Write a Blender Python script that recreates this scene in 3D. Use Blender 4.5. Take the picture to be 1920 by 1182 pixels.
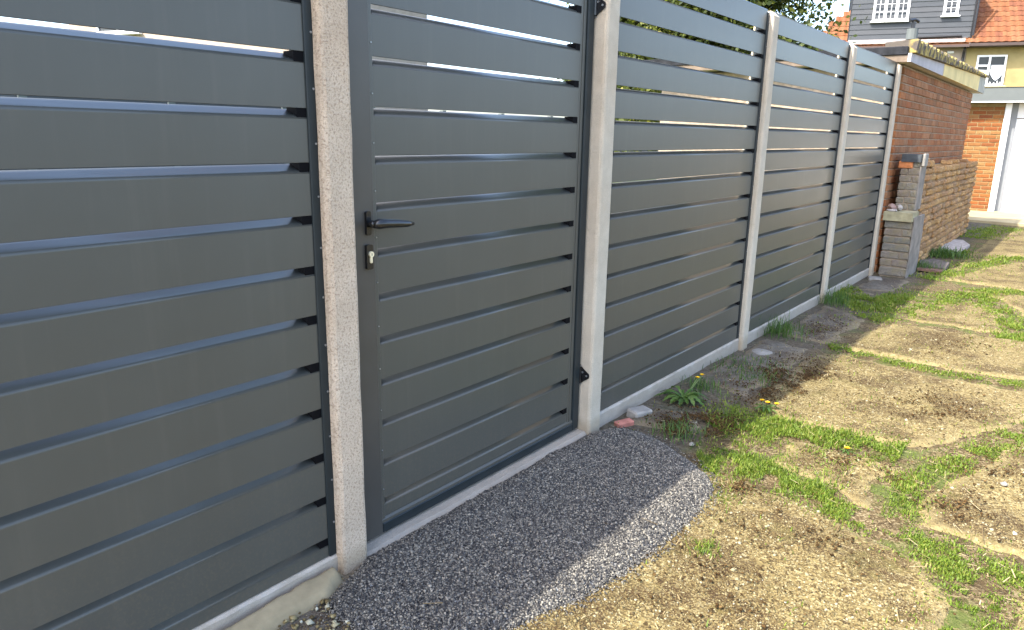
import bpy, bmesh, math, random
import numpy as np
from mathutils import Vector, Matrix

random.seed(7)
rng = np.random.default_rng(11)
for o in list(bpy.data.objects):
    bpy.data.objects.remove(o)
scene = bpy.context.scene
C = scene.collection

# ------------------------------------------------------------------ camera
cam_d = bpy.data.cameras.new('camera')
cam = bpy.data.objects.new('camera', cam_d)
C.objects.link(cam)
CX, CZ, YAW, PITCH, ROLL, FPX = 1.60864, 1.33353, -0.66419, -0.24465, 0.01735, 1357.54
fw = Vector((math.sin(YAW)*math.cos(PITCH), math.cos(YAW)*math.cos(PITCH), math.sin(PITCH)))
r0 = Vector((math.cos(YAW), -math.sin(YAW), 0)); u0 = r0.cross(fw)
rr = r0*math.cos(ROLL) + u0*math.sin(ROLL)
uu = u0*math.cos(ROLL) - r0*math.sin(ROLL)
m = Matrix((rr, uu, -fw)).transposed().to_4x4()
m.translation = Vector((CX, 0, CZ))
cam.matrix_world = m
cam_d.sensor_fit = 'HORIZONTAL'; cam_d.sensor_width = 36.0
cam_d.lens = 36.0*FPX/1920.0
cam_d.clip_start = 0.05; cam_d.clip_end = 600
scene.camera = cam

# ------------------------------------------------------------------ sky, sun, exposure
SUN_EL = 50.0
sun_v = Vector((0.217, 0.605, -0.766)).normalized()
world = bpy.data.worlds.new('World'); scene.world = world
world.use_nodes = True
wn = world.node_tree; wn.nodes.clear()
sky = wn.nodes.new('ShaderNodeTexSky'); sky.sky_type = 'NISHITA'
sky.sun_disc = False
sky.sun_elevation = math.radians(SUN_EL)
sky.sun_rotation = math.radians(199.7)
sky.air_density = 0.9; sky.dust_density = 2.6; sky.ozone_density = 0.9
bg = wn.nodes.new('ShaderNodeBackground'); bg.inputs['Strength'].default_value = 0.15
wo = wn.nodes.new('ShaderNodeOutputWorld')
wn.links.new(sky.outputs[0], bg.inputs[0]); wn.links.new(bg.outputs[0], wo.inputs[0])
sun_d = bpy.data.lights.new('sun', 'SUN'); sun_d.energy = 2.0; sun_d.angle = math.radians(0.55)
sun_d.color = (1.0, 0.95, 0.86)
sun = bpy.data.objects.new('sun', sun_d); C.objects.link(sun)
sun.rotation_euler = sun_v.to_track_quat('-Z', 'Y').to_euler()
sun.location = (-4, -10, 14)
scene.view_settings.view_transform = 'Standard'
scene.view_settings.look = 'None'
scene.view_settings.exposure = 2.32
scene.view_settings.gamma = 1.0
scene.view_settings.use_curve_mapping = False

# ------------------------------------------------------------------ material helpers
class NT:
    def __init__(s, name):
        s.m = bpy.data.materials.new(name); s.m.use_nodes = True
        s.t = s.m.node_tree
        s.b = s.t.nodes['Principled BSDF']
        s.co = None
    def n(s, typ, **kw):
        x = s.t.nodes.new(typ)
        for k, v in kw.items():
            if k in x.inputs: x.inputs[k].default_value = v
            else: setattr(x, k, v)
        return x
    def l(s, a, b): s.t.links.new(a, b)
    def coord(s):
        if s.co is None: s.co = s.n('ShaderNodeTexCoord').outputs['Object']
        return s.co
    def mapped(s, scale):
        mp = s.n('ShaderNodeMapping'); mp.inputs['Scale'].default_value = scale
        s.l(s.coord(), mp.inputs[0]); return mp.outputs[0]
    def noise(s, scale, detail=4, rough=.55, vec=None):
        x = s.n('ShaderNodeTexNoise'); x.inputs['Scale'].default_value = scale
        x.inputs['Detail'].default_value = detail; x.inputs['Roughness'].default_value = rough
        s.l(vec or s.coord(), x.inputs['Vector']); return x.outputs['Fac']
    def voro(s, scale, out='Color', vec=None, feature='F1'):
        x = s.n('ShaderNodeTexVoronoi'); x.feature = feature
        x.inputs['Scale'].default_value = scale
        s.l(vec or s.coord(), x.inputs['Vector']); return x.outputs[out]
    def ramp(s, fac, stops, interp='LINEAR'):
        x = s.n('ShaderNodeValToRGB'); e = x.color_ramp.elements
        x.color_ramp.interpolation = interp
        while len(e) < len(stops): e.new(.5)
        for i, (p, c) in enumerate(stops):
            e[i].position = p
            if not isinstance(c, (tuple, list)): c = (c, c, c)
            e[i].color = (*c[:3], 1)
        s.l(fac, x.inputs[0]); return x.outputs[0]
    def mix(s, fac, a, b, mode='MIX'):
        x = s.n('ShaderNodeMix'); x.data_type = 'RGBA'; x.blend_type = mode
        for v, i in ((fac, 0), (a, 6), (b, 7)):
            if isinstance(v, (int, float)): x.inputs[i].default_value = v
            elif isinstance(v, (tuple, list)): x.inputs[i].default_value = (*v[:3], 1)
            else: s.l(v, x.inputs[i])
        return x.outputs[2]
    def attr(s, name):
        x = s.n('ShaderNodeAttribute'); x.attribute_name = name; return x.outputs['Fac']
    def rand(s): return s.n('ShaderNodeObjectInfo').outputs['Random']
    def sep(s, col, i=0):
        x = s.n('ShaderNodeSeparateColor'); s.l(col, x.inputs[0]); return x.outputs[i]
    def math(s, op, a, b=0.0):
        x = s.n('ShaderNodeMath'); x.operation = op
        for i, v in enumerate((a, b)):
            if isinstance(v, (int, float)): x.inputs[i].default_value = v
            else: s.l(v, x.inputs[i])
        return x.outputs[0]
    def bump(s, h, strength=.3, dist=.01, prev=None):
        x = s.n('ShaderNodeBump'); x.inputs['Strength'].default_value = strength
        x.inputs['Distance'].default_value = dist
        s.l(h, x.inputs['Height'])
        if prev is not None: s.l(prev, x.inputs['Normal'])
        s.l(x.outputs[0], s.b.inputs['Normal']); return x.outputs[0]
    def col(s, c):
        if isinstance(c, (tuple, list)): s.b.inputs['Base Color'].default_value = (*c[:3], 1)
        else: s.l(c, s.b.inputs['Base Color'])
    def rough(s, r, spec=None):
        if isinstance(r, (int, float)): s.b.inputs['Roughness'].default_value = r
        else: s.l(r, s.b.inputs['Roughness'])
        if spec is not None: s.b.inputs['Specular IOR Level'].default_value = spec

def simple(name, c, rough=.6, spec=.5, var=.15, scale=6, bump=0, bscale=40, metallic=0, bdist=.004):
    t = NT(name)
    d = tuple(x*(1-var) for x in c); e = tuple(min(1, x*(1+var)) for x in c)
    t.col(t.ramp(t.noise(scale, 5), [(.3, d), (.7, e)]))
    t.rough(rough, spec); t.b.inputs['Metallic'].default_value = metallic
    if bump: t.bump(t.noise(bscale, 4), bump, bdist)
    return t.m

M = {}
def build_materials():
    # powder-coated aluminium
    t = NT('powder_coat_grey')
    n = t.noise(3.0, 4)
    c = t.ramp(n, [(.3, (0.069, 0.069, 0.059)), (.7, (0.075, 0.076, 0.066))])
    gp = t.n('ShaderNodeNewGeometry').outputs['Position']
    st_ = t.n('ShaderNodeMapping'); st_.inputs['Scale'].default_value = (1, 26, 1.6); t.l(gp, st_.inputs[0])
    streak = t.ramp(t.noise(1.0, 5, .6, vec=st_.outputs[0]), [(.52, 0), (.75, .10)])
    c = t.mix(streak, c, (.17, .155, .13))
    pz = t.n('ShaderNodeSeparateXYZ'); t.l(gp, pz.inputs[0])
    low = t.ramp(t.math('ADD', pz.outputs[2], t.math('MULTIPLY', t.noise(7, 5, .65, vec=gp), -.35)), [(.0, .30), (.30, 0)])
    spl = t.ramp(t.noise(130, 3, .6, vec=gp), [(.50, .25), (.66, 1)])
    c = t.mix(t.math('MULTIPLY', low, spl), c, (.16, .125, .08))
    t.col(c)
    t.rough(t.ramp(t.noise(1.2, 3, vec=t.mapped((1, .3, 2))), [(.3, .32), (.7, .40)]), .52)
    t.bump(t.noise(900, 1), .05, .0004)
    M['alu'] = t.m
    t = NT('powder_coat_dark')
    t.col(t.ramp(t.noise(8, 4), [(.3, (.014, .020, .022)), (.7, (.022, .028, .030))])); t.rough(.42, .3)
    M['alu_dark'] = t.m
    t = NT('powder_coat_frame')
    t.col(t.ramp(t.noise(8, 4), [(.3, (0.062, 0.057, 0.049)), (.7, (0.071, 0.066, 0.058))])); t.rough(.36, .45)
    M['alu_frame'] = t.m
    M['black'] = simple('black_plastic', (.004, .004, .005), .7, .08)
    M['black_gloss'] = simple('black_gloss_metal', (.012, .012, .013), .22, .6)
    M['screw'] = simple('zinc_screw', (.35, .36, .36), .35, .5, metallic=.7)
    M['brass'] = simple('cylinder_metal', (.80, .72, .50), .35, .5, metallic=.25)
    # concrete posts
    for key, c0, c1, pit, pits, br in (('post', (0.531, 0.432, 0.324), (0.662, 0.547, 0.414), (0.329, 0.242, 0.171), .495, 1.0),
                                  ('post_smooth', (0.468, 0.412, 0.324), (0.573, 0.508, 0.403), (0.248, 0.200, 0.156), .66, .45),
                                  ('gravel_board', (0.440, 0.405, 0.358), (0.554, 0.511, 0.455), (0.248, 0.221, 0.185), .68, .4)):
        t = NT('concrete_'+key)
        base = t.ramp(t.noise(9, 6, .6), [(.3, c0), (.7, c1)])
        warm = t.ramp(t.noise(2.2, 3), [(.4, (1, 1, 1)), (.75, (.93, .86, .80))])
        base = t.mix(1.0, base, warm, 'MULTIPLY')
        pm = t.ramp(t.noise(150, 4, .7), [(pits, 0), (pits+.16, 1)])
        base = t.mix(pm, base, pit)
        grain = t.ramp(t.noise(420, 2), [(.3, .80), (.7, 1.12)])
        base = t.mix(1.0, base, grain, 'MULTIPLY')
        # grime rising from the soil
        z = t.n('ShaderNodeSeparateXYZ'); t.l(t.coord(), z.inputs[0])
        zz = t.math('ADD', z.outputs[2], t.math('MULTIPLY', t.noise(14, 4), -.10))
        gm = t.ramp(zz, [(0.0, 1), (.05, 0)])
        base = t.mix(t.math('MULTIPLY', gm, .45), base, (.22, .17, .10))
        t.col(base); t.rough(.9, .25)
        b1 = t.bump(t.noise(150, 4, .65), br, .004)
        t.bump(t.noise(30, 3), .35, .008, b1)
        M[key] = t.m
    # bricks: tone from the brick itself, mottled
    def brick(key, tones, bump=.6, moss=None, mottle=(.75, 1.2), sc=30):
        t = NT('brick_'+key)
        k = len(tones)
        c = t.ramp(t.rand(), [(i/max(1, k-1), x) for i, x in enumerate(tones)])
        c = t.mix(1.0, c, t.ramp(t.noise(sc, 6, .65), [(.25, mottle[0]), (.75, mottle[1])]), 'MULTIPLY')
        c = t.mix(t.ramp(t.noise(70, 4), [(.58, 0), (.70, .75)]), c, tuple(x*.35 for x in tones[0]))
        if moss: c = t.mix(t.ramp(t.noise(11, 4), [(.52, 0), (.68, .8)]), c, moss)
        t.col(c); t.rough(.9, .2)
        t.bump(t.noise(60, 5, .7), bump, .01)
        M[key] = t.m
    brick('brick_red', [(0.287, 0.095, 0.033), (0.244, 0.108, 0.048), (0.348, 0.139, 0.055), (0.214, 0.101, 0.047), (0.367, 0.170, 0.080), (0.256, 0.134, 0.069)])
    brick('brick_stock', [(0.446, 0.257, 0.098), (0.327, 0.182, 0.075), (0.535, 0.331, 0.144), (0.386, 0.209, 0.092), (0.297, 0.189, 0.103)], 1.0, (0.253, 0.149, 0.081), (.35, 1.6), 75)
    brick('brick_grey', [(.19, .175, .145), (.24, .22, .185), (.20, .165, .14), (.25, .21, .165), (.17, .165, .145)], .9, (.20, .17, .10))
    brick('brick_orange', [(0.264, 0.085, 0.024), (0.255, 0.115, 0.037), (0.212, 0.064, 0.021), (0.264, 0.153, 0.060), (0.234, 0.093, 0.030), (0.178, 0.055, 0.021), (0.255, 0.128, 0.047)], .4)
    M['mortar_dark'] = simple('mortar_dark', (.33, .26, .19), .95, .1, .3, 20, .4, 90)
    M['mortar_brown'] = simple('mortar_brown', (.26, .175, .095), .95, .1, .35, 20, .6, 60)
    M['mortar_pale'] = simple('mortar_pale', (0.278, 0.211, 0.106), .95, .1, .2, 20, .3, 90)
    M['render_grey'] = simple('cement_render', (.235, .205, .175), .95, .1, .3, 9, .5, 50)
    M['stone_moss'] = simple('coping_stone', (.33, .30, .19), .95, .1, .3, 14, .7, 60)
    M['slate_dark'] = simple('dark_coping', (.055, .062, .068), .8, .3, .35, 14, .5, 60)
    M['stone_pale'] = simple('pale_stone', (0.265, 0.248, 0.219), .9, .2, .25, 14, .6, 60)
    M['pink_stone'] = simple('pink_stone', (.27, .18, .15), .9, .2, .35, 25, .6, 60)
    M['dark_stone'] = simple('dark_stone', (.115, .10, .088), .9, .2, .35, 25, .6, 60)
    M['dark_stone2'] = simple('reddish_stone', (.17, .10, .075), .9, .2, .35, 25, .6, 60)
    M['rubble'] = simple('rubble_stone', (.36, .32, .29), .9, .2, .35, 25, .6, 60)
    M['terracotta'] = simple('red_brick_piece', (.40, .165, .125), .9, .2, .25, 30, .5, 90)
    M['orange_piece'] = simple('orange_brick_piece', (.50, .19, .075), .9, .2, .2, 30, .4, 90)
    M['fascia_yellow'] = simple('fascia_yellow', (.66, .52, .22), .75, .3, .18, 3, .2, 20)
    M['fascia_grey'] = simple('fascia_grey', (.40, .38, .39), .8, .3, .12, 5, .3, 90)
    M['fascia_pale'] = simple('fascia_pale', (.50, .46, .36), .8, .3, .12, 5)
    M['fascia_end'] = simple('fascia_end', (.33, .32, .27), .8, .3, .2, 8)
    t = NT('roof_sheet')
    lx = t.n('ShaderNodeSeparateXYZ'); t.l(t.coord(), lx.inputs[0])
    lich = t.math('MULTIPLY', t.ramp(t.noise(9, 4), [(.45, 0), (.56, 1)]), t.ramp(t.math('ADD', lx.outputs[0], t.math('MULTIPLY', t.noise(6, 3), .10)), [(.07, 0), (.13, 1)]))
    t.col(t.mix(lich, (.10, .085, .07), t.ramp(t.noise(30, 4), [(.3, (.27, .20, .055)), (.7, (.44, .35, .12))])))
    t.rough(.9, .2); t.bump(t.noise(50, 4), .6, .01); M['roof_sheet'] = t.m
    M['wood_brown'] = simple('brown_board', (.17, .13, .095), .85, .2, .25, 12, .3, 60)
    M['felt'] = simple('roof_felt', (.02, .021, .024), .9, .2, .4, 12, .6, 50)
    t = NT('clay_tile')
    c = t.ramp(t.rand(), [(0, (0.170, 0.062, 0.027)), (.35, (0.196, 0.077, 0.032)), (.6, (0.208, 0.091, 0.042)), (.85, (0.182, 0.070, 0.032)), (1, (0.150, 0.056, 0.029))])
    c = t.mix(1.0, c, t.ramp(t.noise(18, 5), [(.3, .8), (.7, 1.15)]), 'MULTIPLY')
    t.col(c); t.rough(.85, .25); t.bump(t.noise(40, 3), .3, .006); M['clay'] = t.m
    t = NT('roof_under'); t.col((.20, .085, .04)); t.rough(.9, .2); M['clay_under'] = t.m
    t = NT('slate_cladding')
    c = t.ramp(t.rand(), [(0, (0.044, 0.049, 0.056)), (.5, (0.053, 0.058, 0.064)), (1, (0.062, 0.065, 0.070))])
    c = t.mix(1.0, c, t.ramp(t.noise(3, 5, vec=t.mapped((1, 1, 8))), [(.3, .86), (.7, 1.12)]), 'MULTIPLY')
    t.col(c); t.rough(.6, .4); M['cladding'] = t.m
    M['render_yellow'] = simple('render_yellow', (0.331, 0.264, 0.120), .9, .2, .16, 2.5, .5, 35, bdist=.01)
    M['render_cream'] = simple('render_cream', (0.384, 0.310, 0.248), .9, .2, .12, 2.5, .4, 35)
    M['white'] = simple('white_upvc', (.80, .80, .79), .4, .5, .03)
    M['garage_white'] = simple('white_door', (.80, .80, .80), .45, .5, .03, 2)
    M['canopy_grey'] = simple('canopy_grey', (0.113, 0.126, 0.122), .7, .3, .08, 4)
    M['jamb_shadow'] = simple('jamb_shadow', (.22, .23, .24), .7, .3, .08, 4)  # grey stands for the shadow of the door reveal
    M['flash_pale'] = simple('lead_flashing', (0.341, 0.310, 0.291), .7, .3, .15, 6)
    M['gutter'] = simple('gutter_black', (.015, .015, .017), .4, .5)
    M['gutter_brown'] = simple('gutter_brown', (.075, .052, .045), .6, .4)
    t = NT('window_glass'); t.col((.022, .027, .033)); t.rough(.10, .35); M['glass'] = t.m
    M['curtain'] = simple('net_curtain', (.72, .75, .78), .9, .1, .08, 20)
    # ground, soil between the slabs
    t = NT('soil')
    v = t.sep(t.voro(150))
    c = t.ramp(v, [(0, (0.047, 0.032, 0.015)), (.4, (0.108, 0.076, 0.037)), (.75, (0.178, 0.133, 0.066)), (1, (0.262, 0.211, 0.122))])
    c = t.mix(t.ramp(t.noise(7, 5, .6), [(.50, 0), (.66, .7)]), c, (.050, .034, .016))
    c = t.mix(t.ramp(t.noise(4.3, 5, .6), [(.50, 0), (.62, .75)]), c, (.075, .105, .022))
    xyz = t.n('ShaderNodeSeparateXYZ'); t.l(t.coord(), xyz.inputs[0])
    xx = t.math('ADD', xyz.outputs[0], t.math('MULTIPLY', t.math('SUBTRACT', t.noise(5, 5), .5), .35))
    shade_grey = t.ramp(xx, [(.34, .75), (.50, 0)])  # fence side: grey dirt, with the fence's shade added to its colour
    c = t.mix(shade_grey, c, t.ramp(t.noise(40, 6, .7), [(.3, (.045, .036, .026)), (.5, (.095, .083, .066)), (.72, (.17, .152, .125))]))
    t.col(c); t.rough(.95, .15)
    b1 = t.bump(t.noise(90, 4, .7), .7, .008); t.bump(t.voro(150, 'Distance'), .5, .004, b1)
    M['soil'] = t.m
    # old concrete slab: exposed flint aggregate, smooth straw-coloured rim, brown moss patches
    t = NT('old_concrete')
    wv = t.n('ShaderNodeMix'); wv.data_type = 'VECTOR'; wv.inputs[0].default_value = .012
    nz = t.n('ShaderNodeTexNoise'); nz.inputs['Scale'].default_value = 60; t.l(t.coord(), nz.inputs['Vector'])
    t.l(t.coord(), wv.inputs[4]); t.l(nz.outputs['Color'], wv.inputs[5])
    vec = wv.outputs[1]
    v1 = t.sep(t.voro(115, vec=vec)); v2 = t.sep(t.voro(230, vec=vec), 1)
    stops = [(0, (0.045, 0.028, 0.011)), (.22, (0.099, 0.069, 0.027)), (.5, (0.187, 0.140, 0.055)), (.8, (0.256, 0.200, 0.083)), (1, (0.363, 0.312, 0.170))]
    c = t.mix(t.ramp(t.noise(25, 3), [(.42, 0), (.58, 1)]), t.ramp(v1, stops), t.ramp(v2, stops))
    patch = t.noise(2.6, 7, .68)
    pm = t.ramp(patch, [(.465, 0), (.56, 1)])
    grit = t.ramp(t.noise(210, 3, .7), [(.46, 1), (.58, .05)])
    c = t.mix(t.math('MULTIPLY', t.math('MULTIPLY', pm, grit), .95), c, (.045, .025, .011))
    c = t.mix(t.ramp(t.noise(5.3, 5, .6), [(.56, 0), (.70, .55)]), c, (.12, .105, .032))
    # grey cement next to the fence, darkened to deepen the fence's shadow
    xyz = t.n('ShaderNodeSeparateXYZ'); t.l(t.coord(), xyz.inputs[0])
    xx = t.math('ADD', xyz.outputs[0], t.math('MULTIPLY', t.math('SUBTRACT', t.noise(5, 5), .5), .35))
    shade_grey = t.ramp(xx, [(.36, 1), (.52, 0)])
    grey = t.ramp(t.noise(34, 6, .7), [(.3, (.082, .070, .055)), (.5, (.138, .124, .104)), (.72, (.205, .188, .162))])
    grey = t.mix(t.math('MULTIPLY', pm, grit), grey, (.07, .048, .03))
    c = t.mix(t.math('MULTIPLY', shade_grey, .92), c, grey)
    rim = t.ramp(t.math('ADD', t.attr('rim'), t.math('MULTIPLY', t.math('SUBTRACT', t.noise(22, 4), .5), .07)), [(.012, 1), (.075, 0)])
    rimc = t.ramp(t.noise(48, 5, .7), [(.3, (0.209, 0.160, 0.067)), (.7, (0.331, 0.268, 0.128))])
    rimc = t.mix(t.math('MULTIPLY', shade_grey, .7), rimc, (.175, .145, .112))
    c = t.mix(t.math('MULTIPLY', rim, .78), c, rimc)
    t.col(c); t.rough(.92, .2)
    b1 = t.bump(t.voro(115, 'Distance', vec=vec), .7, .005); b2 = t.bump(t.noise(250, 3, .7), .5, .003, b1)
    t.bump(t.noise(18, 4), .5, .012, b2)
    M['slab'] = t.m
    t = NT('pebble_flint')
    c = t.ramp(t.attr('tone'), [(0, (0.036, 0.024, 0.010)), (.25, (0.091, 0.063, 0.025)), (.5, (0.171, 0.128, 0.052)), (.78, (0.253, 0.203, 0.097)), (.93, (0.349, 0.319, 0.209)), (1, (0.476, 0.465, 0.363))])
    t.col(c); t.rough(.75, .3); M['pebble'] = t.m
    t = NT('moss_crumb'); t.col(t.ramp(t.attr('tone'), [(0, (0.027, 0.015, 0.006)), (.5, (0.072, 0.041, 0.015)), (1, (0.190, 0.119, 0.048))])); t.rough(.95, .1); M['crumb'] = t.m
    t = NT('dry_straw'); t.col(t.ramp(t.attr('tone'), [(0, (.07, .045, .02)), (.5, (.26, .19, .09)), (1, (.42, .34, .19))])); t.rough(.9, .2); M['straw'] = t.m
    t = NT('granite_chip')
    c = t.ramp(t.attr('tone'), [(0, (0.024, 0.022, 0.021)), (.34, (0.063, 0.058, 0.052)), (.58, (0.151, 0.138, 0.115)), (.80, (0.239, 0.217, 0.175)), (.95, (0.314, 0.283, 0.227)), (1, (0.419, 0.380, 0.301))])
    t.col(c); t.rough(.5, .45); M['chip'] = t.m
    t = NT('granite_bed')
    t.col(t.ramp(t.sep(t.voro(170)), [(0, (.015, .015, .017)), (.55, (.045, .045, .048)), (.8, (.15, .15, .148)), (1, (.3, .3, .29))]))
    t.rough(.7, .3); t.bump(t.voro(170, 'Distance'), .6, .006); M['chip_bed'] = t.m
    M['cement'] = simple('cement_haunch', (0.264, 0.216, 0.132), .9, .2, .22, 12, .5, 60)
    M['apron'] = simple('apron_concrete', (0.330, 0.276, 0.162), .9, .2, .2, 3, .3, 30)
    t = NT('lawn'); t.col(t.ramp(t.noise(2, 5), [(.3, (.05, .085, .02)), (.7, (.10, .14, .035))])); t.rough(.95, .1)
    t.bump(t.noise(60, 3), .8, .03); M['lawn'] = t.m
    def leafy(key, stops, trans, rough=.55):
        t = NT(key)
        c = t.ramp(t.attr('tone'), stops)
        t.col(c); t.rough(rough, .35)
        tr = t.n('ShaderNodeBsdfTranslucent'); t.l(t.mix(1.0, c, (1.0, 1.0, .55), 'MULTIPLY'), tr.inputs[0])
        mx = t.n('ShaderNodeMixShader'); mx.inputs[0].default_value = trans
        t.l(t.b.outputs[0], mx.inputs[1]); t.l(tr.outputs[0], mx.inputs[2])
        t.l(mx.outputs[0], t.t.nodes['Material Output'].inputs[0])
        M[key] = t.m
    leafy('grass_blade', [(0, (0.065, 0.109, 0.013)), (.4, (0.131, 0.203, 0.020)), (.75, (0.199, 0.273, 0.032)), (.93, (0.283, 0.301, 0.054)), (1, (0.399, 0.301, 0.126))], .42)
    leafy('weed_leaf', [(0, (.04, .09, .02)), (.5, (.075, .15, .03)), (1, (.14, .21, .05))], .35)
    leafy('tree_leaf', [(0, (.018, .030, .008)), (.4, (.060, .085, .018)), (.75, (.15, .17, .035)), (1, (.38, .36, .09))], .4)
    M['petal'] = simple('dandelion_petal', (.85, .55, .02), .7, .2)
    M['stem'] = simple('plant_stem', (.12, .17, .05), .7, .3)
    M['bark'] = simple('bark', (.10, .075, .05), .95, .1, .4, 8, .8, 25)
build_materials()

# ------------------------------------------------------------------ geometry helpers
class MB:
    def __init__(s): s.v = []; s.f = []; s.mi = []
    def add(s, vs, fs, mi=0):
        k = len(s.v); s.v += [tuple(map(float, p)) for p in vs]
        for f in fs: s.f.append(tuple(i+k for i in f)); s.mi.append(mi)
        return s
    def box(s, x0, x1, y0, y1, z0, z1, mi=0, c=0.0):
        if c <= 0:
            vs = [(x0,y0,z0),(x1,y0,z0),(x1,y1,z0),(x0,y1,z0),(x0,y0,z1),(x1,y0,z1),(x1,y1,z1),(x0,y1,z1)]
            return s.add(vs, [(0,3,2,1),(4,5,6,7),(0,1,5,4),(1,2,6,5),(2,3,7,6),(3,0,4,7)], mi)
        bm = bmesh.new(); bmesh.ops.create_cube(bm, size=1)
        for v in bm.verts: v.co = Vector(((x0+x1)/2+v.co.x*(x1-x0), (y0+y1)/2+v.co.y*(y1-y0), (z0+z1)/2+v.co.z*(z1-z0)))
        bmesh.ops.bevel(bm, geom=list(bm.edges), offset=c, segments=1, affect='EDGES')
        bm.verts.index_update()
        s.add([v.co for v in bm.verts], [[v.index for v in f.verts] for f in bm.faces], mi); bm.free(); return s
    def prism(s, prof, axis, a0, a1, mi=0, cuts=1, jit=0.0):
        """prof: 2-D outline (counter-clockwise seen from +axis); axis 'x','y' or 'z'."""
        n = len(prof); vs = []; fs = []
        for k in range(cuts+1):
            a = a0+(a1-a0)*k/cuts
            for (p, q) in prof:
                jp = random.uniform(-jit, jit) if 0 < k < cuts else 0; jq = random.uniform(-jit, jit) if 0 < k < cuts else 0
                vs.append({'x': (a, p+jp, q+jq), 'y': (p+jp, a, q+jq), 'z': (p+jp, q+jq, a)}[axis])
        for k in range(cuts):
            for i in range(n):
                j = (i+1) % n
                f = (k*n+i, k*n+j, (k+1)*n+j, (k+1)*n+i)
                fs.append(f if axis != 'y' else f[::-1])
        c0 = tuple(range(n))[::-1]; c1 = tuple(range(cuts*n, cuts*n+n))
        fs += [c0, c1] if axis != 'y' else [c0[::-1], c1[::-1]]
        return s.add(vs, fs, mi)
    def tube(s, pts, rad, n=8, mi=0, cap=True):
        pts = [Vector(p) for p in pts]
        if isinstance(rad, (int, float)): rad = [rad]*len(pts)
        vs = []; fs = []
        for i, p in enumerate(pts):
            d = (pts[min(i+1, len(pts)-1)]-pts[max(i-1, 0)]).normalized()
            a = d.cross(Vector((0, 0, 1)))
            if a.length < 1e-3: a = d.cross(Vector((0, 1, 0)))
            a.normalize(); b = a.cross(d).normalized()
            for k in range(n):
                t = 2*math.pi*k/n
                vs.append(p+(a*math.cos(t)+b*math.sin(t))*rad[i])
        for i in range(len(pts)-1):
            for k in range(n):
                j = (k+1) % n
                fs.append((i*n+k, (i+1)*n+k, (i+1)*n+j, i*n+j))
        if cap: fs += [tuple(range(n)), tuple(range((len(pts)-1)*n, len(pts)*n))[::-1]]
        return s.add(vs, fs, mi)
    def lump(s, c, r, seed, mi=0, flat=.6, sub=2):
        rd = random.Random(seed); bm = bmesh.new(); bmesh.ops.create_icosphere(bm, subdivisions=sub, radius=1)
        ax = [Vector((rd.gauss(0, 1), rd.gauss(0, 1), rd.gauss(0, 1))).normalized() for _ in range(7)]
        th = [rd.uniform(.55, .85) for _ in ax]
        for v in bm.verts:
            for a, t in zip(ax, th):
                d = v.co.dot(a)
                if d > t: v.co -= a*(d-t)
            v.co *= rd.uniform(.96, 1.04)
            v.co = Vector((c[0]+v.co.x*r[0], c[1]+v.co.y*r[1], c[2]+v.co.z*r[2]))
        bm.verts.index_update()
        s.add([v.co for v in bm.verts], [[v.index for v in f.verts] for f in bm.faces], mi); bm.free(); return s
    def mesh(s, name, mats, smooth=False):
        me = bpy.data.meshes.new(name); me.from_pydata(s.v, [], s.f)
        if not isinstance(mats, (list, tuple)): mats = [mats]
        for x in mats: me.materials.append(x)
        if len(mats) > 1: me.polygons.foreach_set('material_index', s.mi)
        if smooth: me.polygons.foreach_set('use_smooth', [True]*len(me.polygons))
        me.update(); return me

def link(name, me, parent=None, loc=(0, 0, 0), rot=(0, 0, 0)):
    o = bpy.data.objects.new(name, me); C.objects.link(o)
    o.location = loc; o.rotation_euler = rot
    if parent is not None: o.parent = parent
    return o
def tag(o, label, cat, group=None, kind=None):
    if label: o['label'] = label
    if cat: o['category'] = cat
    if group: o['group'] = group
    if kind: o['kind'] = kind
    return o
def thing(name, label, cat, loc=(0, 0, 0), rotz=0, group=None):
    return tag(link(name, None, None, loc, (0, 0, rotz)), label, cat, group)
def part(name, mb, mats, parent, loc=(0, 0, 0), smooth=False, label=None):
    o = link(name, mb.mesh(name, mats, smooth), parent, loc)
    if label: o['label'] = label
    return o
def solo(name, mb, mats, label, cat, loc, group=None, smooth=False, rot=(0, 0, 0)):
    return tag(link(name, mb.mesh(name, mats, smooth), None, loc, rot), label, cat, group)
def structure(name, me, parent=None):
    o = link(name, me, parent)
    if parent is None: o['kind'] = 'structure'
    return o
def np_mesh(name, V, F, mat, attrs=None, smooth=False):
    me = bpy.data.meshes.new(name); V = np.asarray(V, np.float32); F = np.asarray(F, np.int32); k = F.shape[1]
    me.vertices.add(len(V)); me.vertices.foreach_set('co', V.ravel())
    me.loops.add(F.size); me.loops.foreach_set('vertex_index', F.ravel())
    me.polygons.add(len(F)); me.polygons.foreach_set('loop_start', np.arange(len(F), dtype=np.int32)*k)
    me.polygons.foreach_set('loop_total', np.full(len(F), k, np.int32))
    if smooth: me.polygons.foreach_set('use_smooth', np.ones(len(F), bool))
    me.update(calc_edges=True)
    for a, vals in (attrs or {}).items():
        at = me.attributes.new(a, 'FLOAT', 'POINT'); at.data.foreach_set('value', np.asarray(vals, np.float32))
    me.materials.append(mat); me.validate(); return me

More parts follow.
